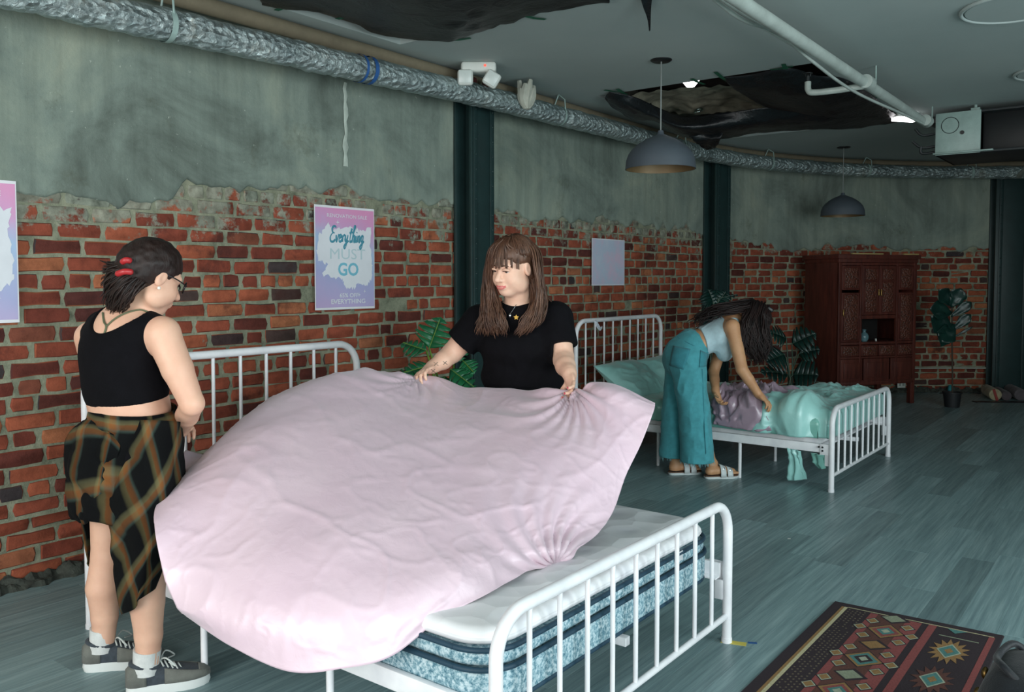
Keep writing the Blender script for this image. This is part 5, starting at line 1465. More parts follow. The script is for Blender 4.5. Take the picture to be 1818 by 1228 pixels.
def head_shape(F, C, R, s=1.0, nose=True):
    G = lambda x, y, z: np.asarray(C) + R @ (np.array([x, y, z]) * s)
    S = lambda *r: np.array(r) * s
    F.el(G(0, -.012, .034), S(.075, .096, .088), R, .02 * s)
    F.el(G(0, .026, -.036), S(.060, .066, .078), R, .03 * s)
    F.el(G(0, .056, -.094), S(.030, .030, .024), R, .03 * s)
    for q in (-1, 1):
        F.el(G(q * .040, .052, -.040), S(.026, .030, .030), R, .03 * s)
        F.el(G(q * .050, .012, -.072), S(.020, .036, .030), R, .03 * s)
    F.el(G(0, .074, .024), S(.050, .018, .014), R, .02 * s)
    for q in (-1, 1): F.el(G(q * .031, .101, .003), S(.017, .013, .010), R, .012 * s, 'sub')
    if nose:
        F.rc(G(0, .086, .006), .007 * s, G(0, .111, -.031), .0132 * s, .010 * s)
        for q in (-1, 1): F.el(G(q * .012, .096, -.038), S(.008, .010, .007), R, .008 * s)
        F.el(G(0, .086, -.066), S(.026, .014, .016), R, .012 * s)
        F.el(G(0, .094, -.063), S(.021, .008, .0055), R, .005 * s); F.el(G(0, .092, -.073), S(.018, .009, .0065), R, .005 * s)
        F.rc(G(-.022, .093, -.0675), .0025 * s, G(.022, .093, -.0675), .0025 * s, .004 * s, 'sub')
    for q in (-1, 1):
        F.el(G(q * .076, -.008, -.008), S(.010, .019, .032), R @ rotx(-.2), .008 * s)
        F.el(G(q * .086, -.004, -.004), S(.006, .010, .018), R @ rotx(-.2), .006 * s, 'sub')
    return G
def hand_shape(F, wrist, fw, pn, thumb, s=1.0, curl=(.35, .5, .4), spread=.06, pinch=0.0):
    """fw: towards the fingers, pn: palm normal, thumb: +1 / -1 along fw x pn"""
    fw = nrm(fw); pn = nrm(np.asarray(pn) - fw * np.dot(pn, fw)); lt = np.cross(fw, pn)
    W = np.asarray(wrist, float); R = np.stack([lt, fw, pn], 1)
    F.el(W + fw * .048 * s, np.array([.038, .050, .0145]) * s, R, .012)
    F.rc(W - fw * .02 * s, .024 * s, W + fw * .03 * s, .022 * s, .02)
    tips = []
    for i, (o, L) in enumerate(((.029, .066), (.010, .078), (-.010, .074), (-.028, .058))):
        b = W + fw * (.088 - .006 * abs(i - 1.3)) * s + lt * o * thumb * s
        d = nrm(fw + lt * thumb * spread * (1.5 - i)); ang = 0; r = .0088 * s
        for j, fr_ in enumerate((.45, .32, .23)):
            ang += curl[j] + pinch * (.1 * i if j == 0 else 0)
            e = b + (d * math.cos(ang) + pn * math.sin(ang)) * L * fr_ * s
            F.rc(b, r, e, r * .92, .004); b = e; r *= .92
        tips.append(b)
    b = W + fw * .022 * s + lt * thumb * .026 * s
    d1 = nrm(fw * .62 + lt * thumb * .62 + pn * .45); e = b + d1 * .042 * s; F.rc(b, .0125 * s, e, .0105 * s, .010)
    d2 = nrm(fw * .9 + lt * thumb * .10 + pn * .45); e2 = e + d2 * .028 * s; F.rc(e, .0105 * s, e2, .009 * s, .004)
    e3 = e2 + nrm(d2 + pn * .2) * .022 * s; F.rc(e2, .009 * s, e3, .0078 * s, .004)
    tips.append(e3)
    return tips
from mathutils.bvhtree import BVHTree
def bvh_of(V, F): return BVHTree.FromPolygons([Vector(p) for p in V], [tuple(int(i) for i in q) for q in F])
def surf(bvh, u, v, off=.004):
    d = ray(u, v); d = d / np.linalg.norm(d)
    hit = bvh.ray_cast(Vector(CAM), Vector(d))
    if hit[0] is None: return None
    return np.array(hit[0]) + np.array(hit[1]) * off
def strands(guides, n, jitter, r, seed, sides=4, wave=0.0, segs=14, taper=.35, clump=.5, smin=.82):
    """hair locks drawn between neighbouring guide curves"""
    rg = np.random.default_rng(seed); G = [smooth_path(np.array([px(*q) for q in g]), 5) for g in guides]
    m = min(len(g) for g in G); G = np.array([g[np.linspace(0, len(g) - 1, m).astype(int)] for g in G]); out = []
    for i in range(n):
        t = rg.uniform(0, len(G) - 1); a = int(min(t, len(G) - 2)) if len(G) > 1 else 0; f = t - a
        c = G[a] * (1 - f) + G[min(a + 1, len(G) - 1)] * f
        L = rg.uniform(smin, 1.0); c = c[: max(4, int(m * L))]
        k = np.linspace(0, 1, len(c))[:, None]
        o = rg.normal(0, 1, 3) * jitter; o2 = rg.normal(0, 1, 3) * jitter
        ph = rg.uniform(0, 6.28)
        wv = wave * np.stack([np.sin(k[:, 0] * 13 + ph), np.cos(k[:, 0] * 11 + ph), .3 * np.sin(k[:, 0] * 9 + ph)], 1) * k
        c = c + o * (1 - k) + o2 * k + wv
        rr = r * rg.uniform(.7, 1.3) * (1 - (1 - taper) * k[:, 0] ** 2)
        rr[-1] *= .3
        out.append(tube(c, rr, sides))
    return out
def loft_shoe(heel, toe, width, h_sole, prof, par, mats, nm=('sole', 'upper')):
    """prof: (t, half width scale, upper height); heel and toe are floor points"""
    heel, toe = np.asarray(heel, float), np.asarray(toe, float); d = toe - heel; L = np.linalg.norm(d); d /= L; s = np.array([d[1], -d[0], 0])
    ts = [p[0] for p in prof]
    out = [heel + d * (t * L) + s * (w * width / 2) for t, w, _ in prof] + [heel + d * (t * L) - s * (w * width / 2) for t, w, _ in reversed(prof)]
    n = len(out); V = []
    for z, g in ((0.0, .96), (h_sole * .5, 1.0), (h_sole, .98)):
        c = sum(out) / n; V += [c + (p - c) * g + np.array([0, 0, z]) for p in out]
    F = [tuple(range(n)), tuple(2 * n + i for i in range(n - 1, -1, -1))] + [(k*n+i, (k+1)*n+i, (k+1)*n+(i+1) % n, k*n+(i+1) % n) for k in range(2) for i in range(n)]
    so = obj(nm[0], (np.array(V), F), mats[0], par, 50)
    up = None
    if mats[1] is not None:
        rows = []
        for t, w, h in prof:
            c = heel + d * (t * L)
            rows.append([c + s * (w * width * .49 * math.cos(a)) + np.array([0, 0, h_sole + h * max(0, math.sin(a)) ** .5]) for a in np.linspace(0, PI, 17)])
        up = obj(nm[1], gridmesh(np.array(rows)), mats[1], par, 180)
    return so, up, d, s, L
# ================================================================ people
SKIN = m_skin('fair_skin', (226, 180, 154), (214, 164, 140)); SKIN2 = m_skin('pale_skin', (232, 190, 166), (220, 172, 148)); SKIN3 = m_skin('warm_skin', (206, 156, 116), (190, 138, 100))
BLACK_KNIT = m_cloth('black_jersey', (11, 10, 14), .95, .2, 20, 300, .2)
for _n in BLACK_KNIT.node_tree.nodes:
    if _n.type == 'BSDF_PRINCIPLED': _n.inputs['Sheen Weight'].default_value = 0; _n.inputs['Specular IOR Level'].default_value = .15
HAIR_DK = m_hair('dark_brown_hair', (28, 19, 18), (48, 32, 27), .5); HAIR_BR = m_hair('chestnut_hair', (74, 50, 40), (110, 78, 60), .4); HAIR_BK = m_hair('near_black_brown_hair', (22, 14, 14), (42, 26, 24), .55)
R0, F0 = _r, _f0
Zv = np.array([0, 0, 1.0])
LIP = simple('lip_pink', (196, 104, 100), .4); BROW = simple('brow_brown', (84, 58, 44), .8); EYEW = simple('eye_white', (222, 216, 210), .25, var=.02); IRIS = simple('iris_dark', (56, 48, 42), .2, var=.02)
def torso_R(fw): return fr(fw)

# ---------------------------------------------------------------- 1: seen from behind, plaid shirt round the waist
fw = nrm(.72 * R0 + .69 * F0); RT = fr(fw); rt = RT[:, 0]
w1 = empty('person', (*px(222, 1195, 3.17)[:2], 0), 'person seen from behind in black crop top, plaid shirt tied round the waist', 'person', 'people making the beds')
hC = px(272, 492, 3.06); hR = fr(nrm(.58 * R0 + .70 * F0 - Zv * .42))
neck = px(226, 566, 3.08); shR = px(289, 594, 2.985); shL = px(163, 600, 3.22)
chest = px(216, 640, 3.09); mid = px(224, 690, 3.10); waist = px(232, 730, 3.11); pel = px(238, 795, 3.12)
hipR, hipL = px(268, 812, 3.03), px(206, 812, 3.20)
knR, knL = px(268, 1004, 3.02), px(190, 984, 3.20)
anR, anL = px(262, 1178, 3.05), px(184, 1140, 3.235)
lo = np.min([hC, neck, shL, shR, anL, anR, hipL, knL], 0) - .22; hi = np.max([hC, neck, shL, shR, anL, anR], 0) + .25; lo[2] = .04
def torso1(F, g=0.0):
    F.el(chest + (0, 0, .02), (.178 + g, .128 + g, .150 + g), RT, .05); F.el(mid, (.172 + g, .130 + g, .12 + g), RT, .05)
    F.el(chest + fw * .07 - Zv * .02, (.135 + g, .085 + g, .075 + g), RT, .04)
    F.el(px(222, 588, 3.085), (.165 + g, .085 + g, .065 + g), RT, .05)
F = Field(lo, hi, .0055)
torso1(F)
F.el(waist, (.170, .130, .10), RT, .05); F.el(pel, (.185, .150, .13), RT, .05)
F.rc(neck, .060, px(246, 532, 3.07), .054, .045); F.rc(neck - Zv * .03, .075, shR + Zv * .01, .045, .05); F.rc(neck - Zv * .03, .075, shL + Zv * .01, .045, .05)
head_shape(F, hC, hR, 1.0, True)
elR, elL = px(341, 716, 2.97), px(186, 735, 3.46); wrR, wrL = px(322, 762, 3.20), px(262, 765, 3.46)
F.chain([shR, shR * .5 + elR * .5, elR, elR * .55 + wrR * .45, wrR], [.060, .053, .041, .040, .027], .03)
F.chain([shL, shL * .5 + elL * .5, elL, wrL], [.060, .052, .042, .028], .025)
hand_shape(F, wrR, nrm(fw * .5 - rt * .85 - Zv * .1), -Zv, 1, 1.0, (.5, .7, .5)); hand_shape(F, wrL, nrm(fw * .5 + rt * .8), -Zv, -1, 1.0, (.5, .7, .5))
for hp, kn, an in ((hipR, knR, anR), (hipL, knL, anL)):
    ca_ = kn * .64 + an * .36 - fw * .010
    F.chain([hp, hp * .5 + kn * .5, kn, ca_, kn * .3 + an * .7, an - Zv * .02], [.090, .076, .055, .059, .047, .036], .03)
V, Fq = F.mesh(); BV1 = bvh_of(V, Fq)
obj('body', (V, Fq), SKIN, w1, 180)
# black crop top
F = Field(lo, hi, .006); torso1(F, .009)
F.rc(neck - Zv * .03, .083, shR + Zv * .01, .054, .05); F.rc(neck - Zv * .03, .083, shL + Zv * .01, .054, .05); F.rc(shL * .62 + neck * .38 + Zv * .035 - fw * .02, .030, chest - rt * .10 - fw * .05 + Zv * .05, .05, .03)
sc_ = px(206, 552, 3.0)
F.el(px(224, 540, 3.05), (.092, .13, .085), RT, .004, 'sub')
for q in np.linspace(-.09, .02, 5): F.el(sc_ + fw * q + Zv * .012, (.095, .09, .088), RT, .004, 'sub')
F.el(px(308, 612, 2.93), (.070, .12, .088), RT, .006, 'sub'); F.el(shL - rt * .045 - Zv * .012, (.088, .10, .115), RT, .006, 'sub')
F.plane(px(222, 716, 3.1), nrm(-Zv + rt * .06))
V, Fq = F.mesh(); obj('crop_top', (V, Fq), BLACK_KNIT, w1, 180, label='black sleeveless crop top')
# green halter cord
CORD = simple('olive_cord', (98, 104, 78), .8)
for pts in ([(184, 556), (186, 572), (190, 580), (187, 592), (184, 601)], [(190, 580), (206, 566), (226, 556), (248, 551), (262, 555)]):
    P = [surf(BV1, u, v, .004) for u, v in pts]; P = [p for p in P if p is not None]
    if len(P) > 1: obj('halter_cord', tube(smooth_path(P, 4), .0035, 6), CORD, w1, 60)
# hair: cap, twisted tail and red claw clip
F = Field(hC - .30, hC + .24, .0045)
G1 = lambda x, y, z: hC + hR @ np.array([x, y, z])
F.el(G1(0, -.020, .046), (.089, .106, .092), hR, .02); F.el(G1(0, -.055, .005), (.075, .065, .075), hR, .03)
F.el(G1(.0, .070, -.030), (.12, .050, .072), hR, .010, 'sub')
for q in (-1, 1): F.el(G1(q * .085, .012, -.035), (.030, .030, .042), hR, .008, 'sub')
tw = px(222, 482, 3.02)
F.rc(G1(-.0, -.095, .02), .045, tw, .040, .03)
for k in range(1): F.shift(lambda P: .0035 * vnoise(P, 40, 2))
V, Fq = F.mesh(); obj('hair', (V, Fq), HAIR_DK, w1, 180)
sg = strands([[(248, 470, 3.0), (222, 470, 2.99), (196, 468, 3.0), (180, 462, 3.02)], [(245, 478, 2.98), (215, 482, 2.96), (192, 495, 2.98), (184, 520, 3.0)], [(245, 488, 2.98), (218, 500, 2.95), (198, 528, 2.98), (190, 556, 3.0)],
    [(248, 495, 2.98), (226, 515, 2.95), (212, 540, 2.97), (205, 556, 3.0)], [(255, 500, 2.98), (240, 520, 2.96), (228, 540, 2.98), (222, 552, 3.0)]], 260, .007, .0042, 5, 4, .004)
obj('hair_tail', sg, HAIR_DK, w1, 180)
REDC = simple('red_hair_clip_plastic', (176, 42, 46), .35)
for (a, b), nm in ((((206, 487), (236, 483)), 'clip_jaw'), (((216, 466), (232, 463)), 'clip_jaw')):
    P = smooth_path([px(*a, 2.925), px((a[0] + b[0]) / 2, (a[1] + b[1]) / 2 - 3, 2.915), px(*b, 2.93)], 5); obj(nm, tube(P, [.006] + [.011] * (len(P) - 2) + [.007], 8), REDC, w1, 60, label='red hair clip')
# glasses and earring
GLS = simple('black_glasses', (18, 16, 18), .25)
obj('glasses', [tube(smooth_path([G1(.078, .0, .012), G1(.077, .05, .012), G1(.066, .096, .008)], 4), .0025, 6), tube([G1(.038 + .026 * math.cos(a), .104 - .012 * math.cos(a), .004 + .021 * math.sin(a)) for a in np.linspace(0, 2 * PI, 18)], .0028, 6),
    tube([G1(-.038 + .026 * math.cos(a), .104 + .012 * math.cos(a), .004 + .021 * math.sin(a)) for a in np.linspace(0, 2 * PI, 18)], .0028, 6)], GLS, w1, 60)
p = G1(.084, -.006, -.044)
obj('earring', sphere(p, .006), simple('pearl', (226, 222, 210), .2), w1, 180)
# plaid shirt tied round the hips
t = NT('plaid_flannel'); uvn = t.coord('UV'); s_ = t.sep(uvn)
def bands(c, k, ph): return t.math('FRACT', t.math('ADD', t.math('MULTIPLY', c, k), ph))
bu = t.ramp(bands(s_[0], 5.6, 0.0), [(0, srgb(10, 11, 13)), (.30, srgb(10, 11, 13)), (.36, srgb(84, 80, 54)), (.46, srgb(112, 100, 66)), (.50, srgb(134, 84, 44)), (.60, srgb(120, 76, 42)), (.66, srgb(70, 84, 76)), (.72, srgb(14, 16, 17)), (1, srgb(10, 11, 13))])
bv = t.ramp(bands(s_[1], 5.6, 0.2), [(0, srgb(9, 10, 12)), (.30, srgb(9, 10, 12)), (.36, srgb(96, 94, 68)), (.46, srgb(124, 112, 78)), (.50, srgb(140, 92, 54)), (.60, srgb(128, 84, 50)), (.66, srgb(70, 86, 78)), (.72, srgb(14, 16, 17)), (1, srgb(9, 10, 12))])
cm = t.mix(.5, bu, bv); cm = t.mix(.6, cm, t.ramp(t.noise(t.coord(), 5, 4), [(.3, BW(.4)), (.7, BW(1.0))]), 'MULTIPLY')
t.set(cm, .95); t.b.inputs['Specular IOR Level'].default_value = .15; t.bump(t.noise(t.coord(), 10, 4), .4, .012); PLAID = t.m
ps = w1
def cloth_net(nm, net, par, mat, m, n, uvs, amp=.01, sc=6, seed=1.0, th=.004, lab=None):
    Pc = catmull(np.array([[px(*q) for q in row] for row in net]), m, n); Nn = normals_of(Pc)
    Pc = Pc + Nn * (amp * vnoise(Pc, sc, 3, seed) + creases(Pc, amp * 1.2, sc * .8, seed, 4))[..., None]
    uv = grid_uv(m, n); (sx, sy, rot) = uvs; c_, s__ = math.cos(rot), math.sin(rot); q = (uv - .5) * (sx, sy); uv = np.c_[q[:, 0] * c_ - q[:, 1] * s__, q[:, 0] * s__ + q[:, 1] * c_]
    o = obj(nm, gridmesh(Pc), mat, par, 180, uv=uv, label=lab); thick(o, th, 0); return o
# hip wrap: closed ring round the pelvis
rings = []
for v_, a_, b_, u_, w_ in ((722, .176, .140, 236, 3.11), (742, .190, .156, 238, 3.11), (775, .200, .172, 238, 3.12), (815, .204, .178, 238, 3.12), (860, .206, .180, 238, 3.12), (905, .202, .178, 238, 3.12)):
    c0 = px(u_, v_, w_); an = np.linspace(0, 2 * PI, 73)
    ring = c0 + np.outer(np.cos(an) * a_, rt) + np.outer(np.sin(an) * b_, fw); ring[:, 2] += -.012 * np.cos(an) + (.003 if v_ < 730 else .012) * vnoise(ring, 8, 2)
    rings.append(ring)
Pw = catmull(np.array(rings), 40, 146); Nn = normals_of(Pw); Pw = Pw + Nn * ((.008 * vnoise(Pw, 9, 3) + creases(Pw, .014, 7, 3.0, 4)) * np.minimum(1, np.arange(40) / 8)[:, None])[..., None]
o = obj('tied_shirt', gridmesh(Pw), PLAID, w1, 180, uv=grid_uv(40, 146) * (1.15, .36), label='brown and black plaid shirt'); thick(o, .005, 0)
# right-hand panel hanging to the knee, hem slanting
cloth_net('shirt_tail', [[(222, 745, 3.00), (262, 746, 2.95), (308, 748, 2.97), (326, 750, 3.09)], [(196, 850, 2.935), (258, 852, 2.845), (308, 856, 2.90), (330, 858, 3.06)], [(187, 930, 2.96), (252, 930, 2.86), (300, 932, 2.90), (322, 930, 3.05)],
    [(197, 1010, 2.98), (245, 1010, 2.88), (282, 1004, 2.92), (304, 1000, 3.04)], [(212, 1092, 2.985), (234, 1082, 2.91), (262, 1060, 2.93), (292, 1036, 3.02)]], w1, PLAID, 60, 40, (.62, .66, .62), .012, 6, 2.0, .005, 'hanging plaid shirt back')
# knotted sleeve lump on the left
cloth_net('shirt_sleeve', [[(150, 748, 3.10), (166, 742, 3.02), (192, 752, 2.96), (214, 770, 2.95)], [(118, 778, 3.12), (146, 770, 2.99), (186, 776, 2.92), (212, 800, 2.93)], [(112, 840, 3.14), (138, 838, 2.98), (172, 838, 2.92), (196, 852, 2.94)],
    [(114, 890, 3.14), (138, 894, 3.0), (164, 888, 2.94), (190, 888, 2.95)], [(128, 922, 3.14), (146, 932, 3.04), (160, 922, 3.0), (180, 892, 2.98)]], w1, PLAID, 44, 40, (.42, .40, .05), .012, 9, 6.0, .006, 'plaid shirt sleeve')
cloth_net('shirt_front', [[(140, 800, 3.30), (170, 800, 3.36), (215, 800, 3.40), (262, 800, 3.40)], [(140, 880, 3.31), (168, 880, 3.37), (214, 880, 3.40), (258, 880, 3.40)], [(148, 960, 3.31), (172, 965, 3.37), (212, 960, 3.40), (250, 940, 3.40)], [(162, 1006, 3.32), (174, 1012, 3.37), (208, 990, 3.40), (244, 960, 3.40)]],
    w1, PLAID, 36, 30, (.5, .45, .2), .01, 6, 4.0, .005)
F = Field(pel - .32, pel + .3, .008)
for hp, kn in ((hipR, knR), (hipL, knL)): F.rc(hp, .105, hp * .6 + kn * .4, .096, .03)
F.el(pel, (.192, .158, .13), RT, .04); F.plane(px(238, 735, 3.11), Zv); F.plane(px(238, 905, 3.11), -Zv)
V, Fq = F.mesh(); obj('shorts', (V, Fq), BLACK_KNIT, w1, 180, label='black shorts')
# socks and trainers
SOCK = m_cloth('grey_white_sock', (206, 208, 206), .9, .1); KNITB = m_cloth('navy_grey_knit', (52, 60, 68), .8, .25, 60); GREYS = m_cloth('grey_suede', (104, 106, 100), .85, .15); SOLE = simple('white_foam_sole', (214, 218, 216), .6, var=.05)
for an, hl, to in ((anL, at(150, 1188, 2, 0), at(250, 1178, 2, 0)), (anR, at(226, 1232, 2, 0), at(368, 1207, 2, 0))):
    d = nrm(to - hl); to = hl + d * .282; an_f = np.array([an[0], an[1], 0])
    off = an_f - (hl + d * .075); off[2] = 0
    hl2, to2 = hl + off * .6, to + off * .6
    prof = [(0, .30, .055), (.04, .62, .066), (.12, .74, .072), (.25, .76, .070), (.38, .78, .066), (.52, .90, .056), (.68, 1.0, .044), (.82, .94, .034), (.93, .66, .026), (1.0, .28, .012)]
    so, up, dd, ss, L = loft_shoe(hl2, to2, .098, .034, prof, w1, (SOLE, KNITB), ('shoe_sole', 'shoe_upper'))
    base = hl2 + dd * .066
    obj('sock', tube([base + (0, 0, .07), base * .7 + np.array([an[0], an[1], 0]) * .3 + (0, 0, .11), np.array([an[0], an[1], .155])], [.046, .045, .0475], 20), SOCK, w1, 60)
    obj('shoe_collar', tube([base + dd * (.050 * math.cos(a)) + ss * (.038 * math.sin(a)) + (0, 0, .100 + .010 * math.cos(a + PI)) for a in np.linspace(0, 2 * PI, 24)], .008, 8, caps=False), KNITB, up, 60)
    def overlay(t0, t1, a0, a1, nm):
        T = np.linspace(t0, t1, 9); rows = []
        for t_ in T:
            w_ = np.interp(t_, [p[0] for p in prof], [p[1] for p in prof]); h_ = np.interp(t_, [p[0] for p in prof], [p[2] for p in prof]); c_ = hl2 + dd * (t_ * L)
            rows.append([c_ + ss * (w_ * .098 * .51 * math.cos(a)) + np.array([0, 0, .034 + (h_ + .002) * max(0, math.sin(a)) ** .5]) for a in np.linspace(a0, a1, 9)])
        o_ = obj(nm, gridmesh(np.array(rows)), GREYS, up, 180); thick(o_, .003, 0)
    overlay(.0, .24, 0, PI, 'heel_counter'); overlay(.45, 1.0, 0, .75, 'mudguard'); overlay(.45, 1.0, PI - .75, PI, 'mudguard'); overlay(.86, 1.0, 0, PI, 'toe_cap')
    lc = []
    for i in range(5):
        q = hl2 + dd * (L * (.40 + .055 * i)); z = .034 + .070 - i * .006
        lc.append(tube(smooth_path([q - ss * .03 + (0, 0, z - .010), q + (0, 0, z + .004), q + ss * .03 + dd * .012 + (0, 0, z - .010)], 3), .003, 6))
    q = hl2 + dd * (L * .40)
    for sg_ in (-1, 1): lc.append(tube(smooth_path([q + (0, 0, .108), q + ss * sg_ * .035 + dd * .02 + (0, 0, .124), q + ss * sg_ * .05 + dd * .05 + (0, 0, .098), q + ss * sg_ * .02 + dd * .03 + (0, 0, .102)], 4), .003, 6))
    obj('laces', lc, simple('pale_laces', (190, 196, 192), .8), up, 60)

# ---------------------------------------------------------------- 2: black T-shirt, facing the camera
fw = nrm(-.93 * F0 - .30 * R0); RT = fr(fw); rt = RT[:, 0]       # her right is the picture's left
w2 = empty('person', (*px(936, 760, 4.28)[:2], 0), 'person with long brown hair in a black t-shirt holding up the pink sheet', 'person', 'people making the beds')
hs = 1.06
hC = px(910, 473, 3.96); hR = fr(nrm(-.60 * R0 - .74 * F0 - .24 * Zv), nrm(Zv + .10 * R0))
neck = px(922, 543, 4.07); sR = px(853, 570, 4.13); sL = px(987, 566, 4.05); chest = px(924, 606, 4.12); belly = px(930, 665, 4.17); pel = px(936, 735, 4.25)
eR, wR = px(803, 626, 4.15), px(768, 651, 4.05); eL, wL = px(999, 634, 3.98), px(1011, 664, 3.82)
ax = [axes_fine(a - .34, b + .34, .0065, [(min(p[i] for p in qs) - .13, max(p[i] for p in qs) + .13, .0042) for qs in ((wR, wL, hC),)]) for i, (a, b) in enumerate(zip(np.min([sR, sL, wR, wL, pel, hC], 0), np.max([sR, sL, wR, wL, pel, hC], 0)))]
ax[2] = axes_fine(.03, hC[2] + .17, .012, [(.80, 2.0, .0042)])
F = Field(None, None, ax)
F.el(chest, (.185, .128, .16), RT, .05); F.el(belly, (.188, .145, .14), RT, .05); F.el(pel, (.20, .15, .13), RT, .05)
F.rc(neck - Zv * .04, .07, hC + hR @ np.array([0, -.02, -.07]), .057, .035)
for s_ in (sR, sL): F.rc(neck - Zv * .05, .075, s_, .055, .05)
F.chain([sR, eR, px(786, 640, 4.10), wR], [.066, .050, .044, .031], .02); F.chain([sL, eL, px(1004, 650, 3.90), wL], [.066, .052, .046, .032], .02)
head_shape(F, hC, hR, hs)
tipR = hand_shape(F, wR, nrm(px(733, 668, 3.92) - wR), nrm(-Zv * .8 - F0 * .5), -1, 1.0, (.35, .6, .5), .05)
tipL = hand_shape(F, wL, nrm(px(1019, 712, 3.70) - wL), nrm(-F0 * .4 - R0 * .8), 1, 1.0, (.3, .55, .45), .05)
for sg_ in (-1, 1):
    h_ = pel + rt * .095 * sg_ - Zv * .03; k_ = np.array([h_[0], h_[1], .47]) + fw * .01; a_ = np.array([h_[0], h_[1], .07]) - fw * .02
    F.chain([h_, k_, k_ * .6 + a_ * .4 - fw * .02, a_], [.098, .062, .062, .04], .03)
V, Fq = F.mesh(); BV2 = bvh_of(V, Fq)
obj('body', (V, Fq), SKIN2, w2, 180)
# face details
G2 = lambda x, y, z: hC + hR @ (np.array([x, y, z]) * hs)
for q in (-1, 1):
    obj('eye', sphere(G2(q * .031, .0780, .003), .0120 * hs, 14, 10), EYEW, w2, 180)
    obj('iris', sphere(G2(q * .031 - .002, .0855, .0005), .0066 * hs, 10, 8), IRIS, w2, 180)
    obj('eyelid', tube(smooth_path([G2(q * .016, .0880, .004), G2(q * .026, .0915, .0090), G2(q * .036, .0900, .0090), G2(q * .046, .0810, .004)], 4), .0052, 8), SKIN2, w2, 60)
    obj('lashes', tube(smooth_path([G2(q * .016, .0905, .0015), G2(q * .026, .0965, .0035), G2(q * .036, .0950, .0035), G2(q * .047, .0840, .0005)], 4), .0013, 5), BROW, w2, 60)
    obj('eyebrow', tube(smooth_path([G2(q * .014, .0935, .022), G2(q * .030, .0925, .027), G2(q * .046, .0800, .023)], 4), [.0018] + [.0030] * 7 + [.0016], 6), BROW, w2, 60)
obj('lips', [tube(smooth_path([G2(-.029, .0850, -.0625), G2(-.010, .1005, -.0635), G2(0, .1010, -.0645), G2(.010, .1005, -.0635), G2(.029, .0850, -.0625)], 4), [.0012] + [.0040] * 15 + [.0012], 6),
    tube(smooth_path([G2(-.028, .0845, -.0645), G2(-.010, .0985, -.0735), G2(.010, .0985, -.0735), G2(.028, .0845, -.0645)], 4), [.0012] + [.0044] * 11 + [.0012], 6)], LIP, w2, 60, label='pink smiling lips')
NAIL = simple('red_nail', (190, 60, 84), .3)
for tp in tipL[:4] + tipR[:2]: obj('fingernail', sphere(tp + nrm(CAM - tp) * .006, (.004, .004, .005), 8, 6), NAIL, w2, 180)
# t-shirt
F = Field(np.min([sR, sL, eR, pel], 0) - .3, np.max([sR, sL, eL, hC], 0) + .28, .0065)
g = .014
F.el(chest, (.188 + g, .134 + g, .165), RT, .05); F.el(chest + fw * .055 - Zv * .02, (.15 + g, .105 + g, .085), RT, .04); F.el(belly, (.192 + g, .152 + g, .15), RT, .05); F.el(pel + Zv * .03, (.205 + g, .158 + g, .14), RT, .05)
for s_, e_, cut in ((sR, eR, .70), (sL, eL, .72)):
    F.rc(neck - Zv * .045, .078, s_, .066, .05); F.rc(s_, .078, s_ + (e_ - s_) * (cut + .12), .080, .03)
F.el(neck - Zv * .045 + fw * .045, (.11, .072, .065), RT, .03); F.el(neck + Zv * .062 + fw * .02, (.072, .075, .05), RT, .01, 'sub')
F.shift(lambda P: -.006 * vnoise(P, 7, 2, 3.0) - .005 * np.clip(1 - np.abs(vnoise(P * np.array([1, 1, .5]), 9, 2, 8.0)), 0, 1) ** 4)
X, Y, Z = F.ax[0][:, None, None], F.ax[1][None, :, None], F.ax[2][None, None, :]
for s_, e_, cut in ((sR, eR, .70), (sL, eL, .72)):
    c_ = s_ + (e_ - s_) * cut; d_ = nrm(e_ - s_)
    pl_ = (X - c_[0]) * d_[0] + (Y - c_[1]) * d_[1] + (Z - c_[2]) * d_[2]
    rad = np.sqrt((X - c_[0]) ** 2 + (Y - c_[1]) ** 2 + (Z - c_[2]) ** 2)
    lat = (X - chest[0]) * rt[0] + (Y - chest[1]) * rt[1]
    side = np.abs(lat) > .195
    F.D = np.where((rad < .16) & side, np.maximum(F.D, pl_), F.D)
F.plane(px(936, 792, 4.25), -Zv)
V, Fq = F.mesh(); BV2s = bvh_of(V, Fq); obj('t_shirt', (V, Fq), BLACK_KNIT, w2, 180, label='black short-sleeved t-shirt')
F = Field(pel - np.array([.3, .3, .75]), pel + np.array([.3, .3, .1]), .012)
for sg_ in (-1, 1):
    h_ = pel + rt * .095 * sg_; F.rc(h_, .115, np.array([h_[0], h_[1], .48]), .082, .03); F.rc(np.array([h_[0], h_[1], .48]), .082, np.array([h_[0], h_[1], .12]), .07, .02)
V, Fq = F.mesh(); obj('trousers', (V, Fq), m_cloth('dark_trousers', (28, 30, 36), .9), w2, 180)
for sg_ in (-1, 1):
    h_ = pel + rt * .095 * sg_; hl = np.array([h_[0], h_[1], 0]) - fw * .07
    loft_shoe(hl, hl + fw * .25, .09, .028, [(0, .35, .05), (.1, .72, .07), (.3, .76, .075), (.55, .92, .05), (.8, .94, .035), (1, .3, .012)], w2, (SOLE, BLACK_KNIT), ('shoe_sole', 'shoe_upper'))
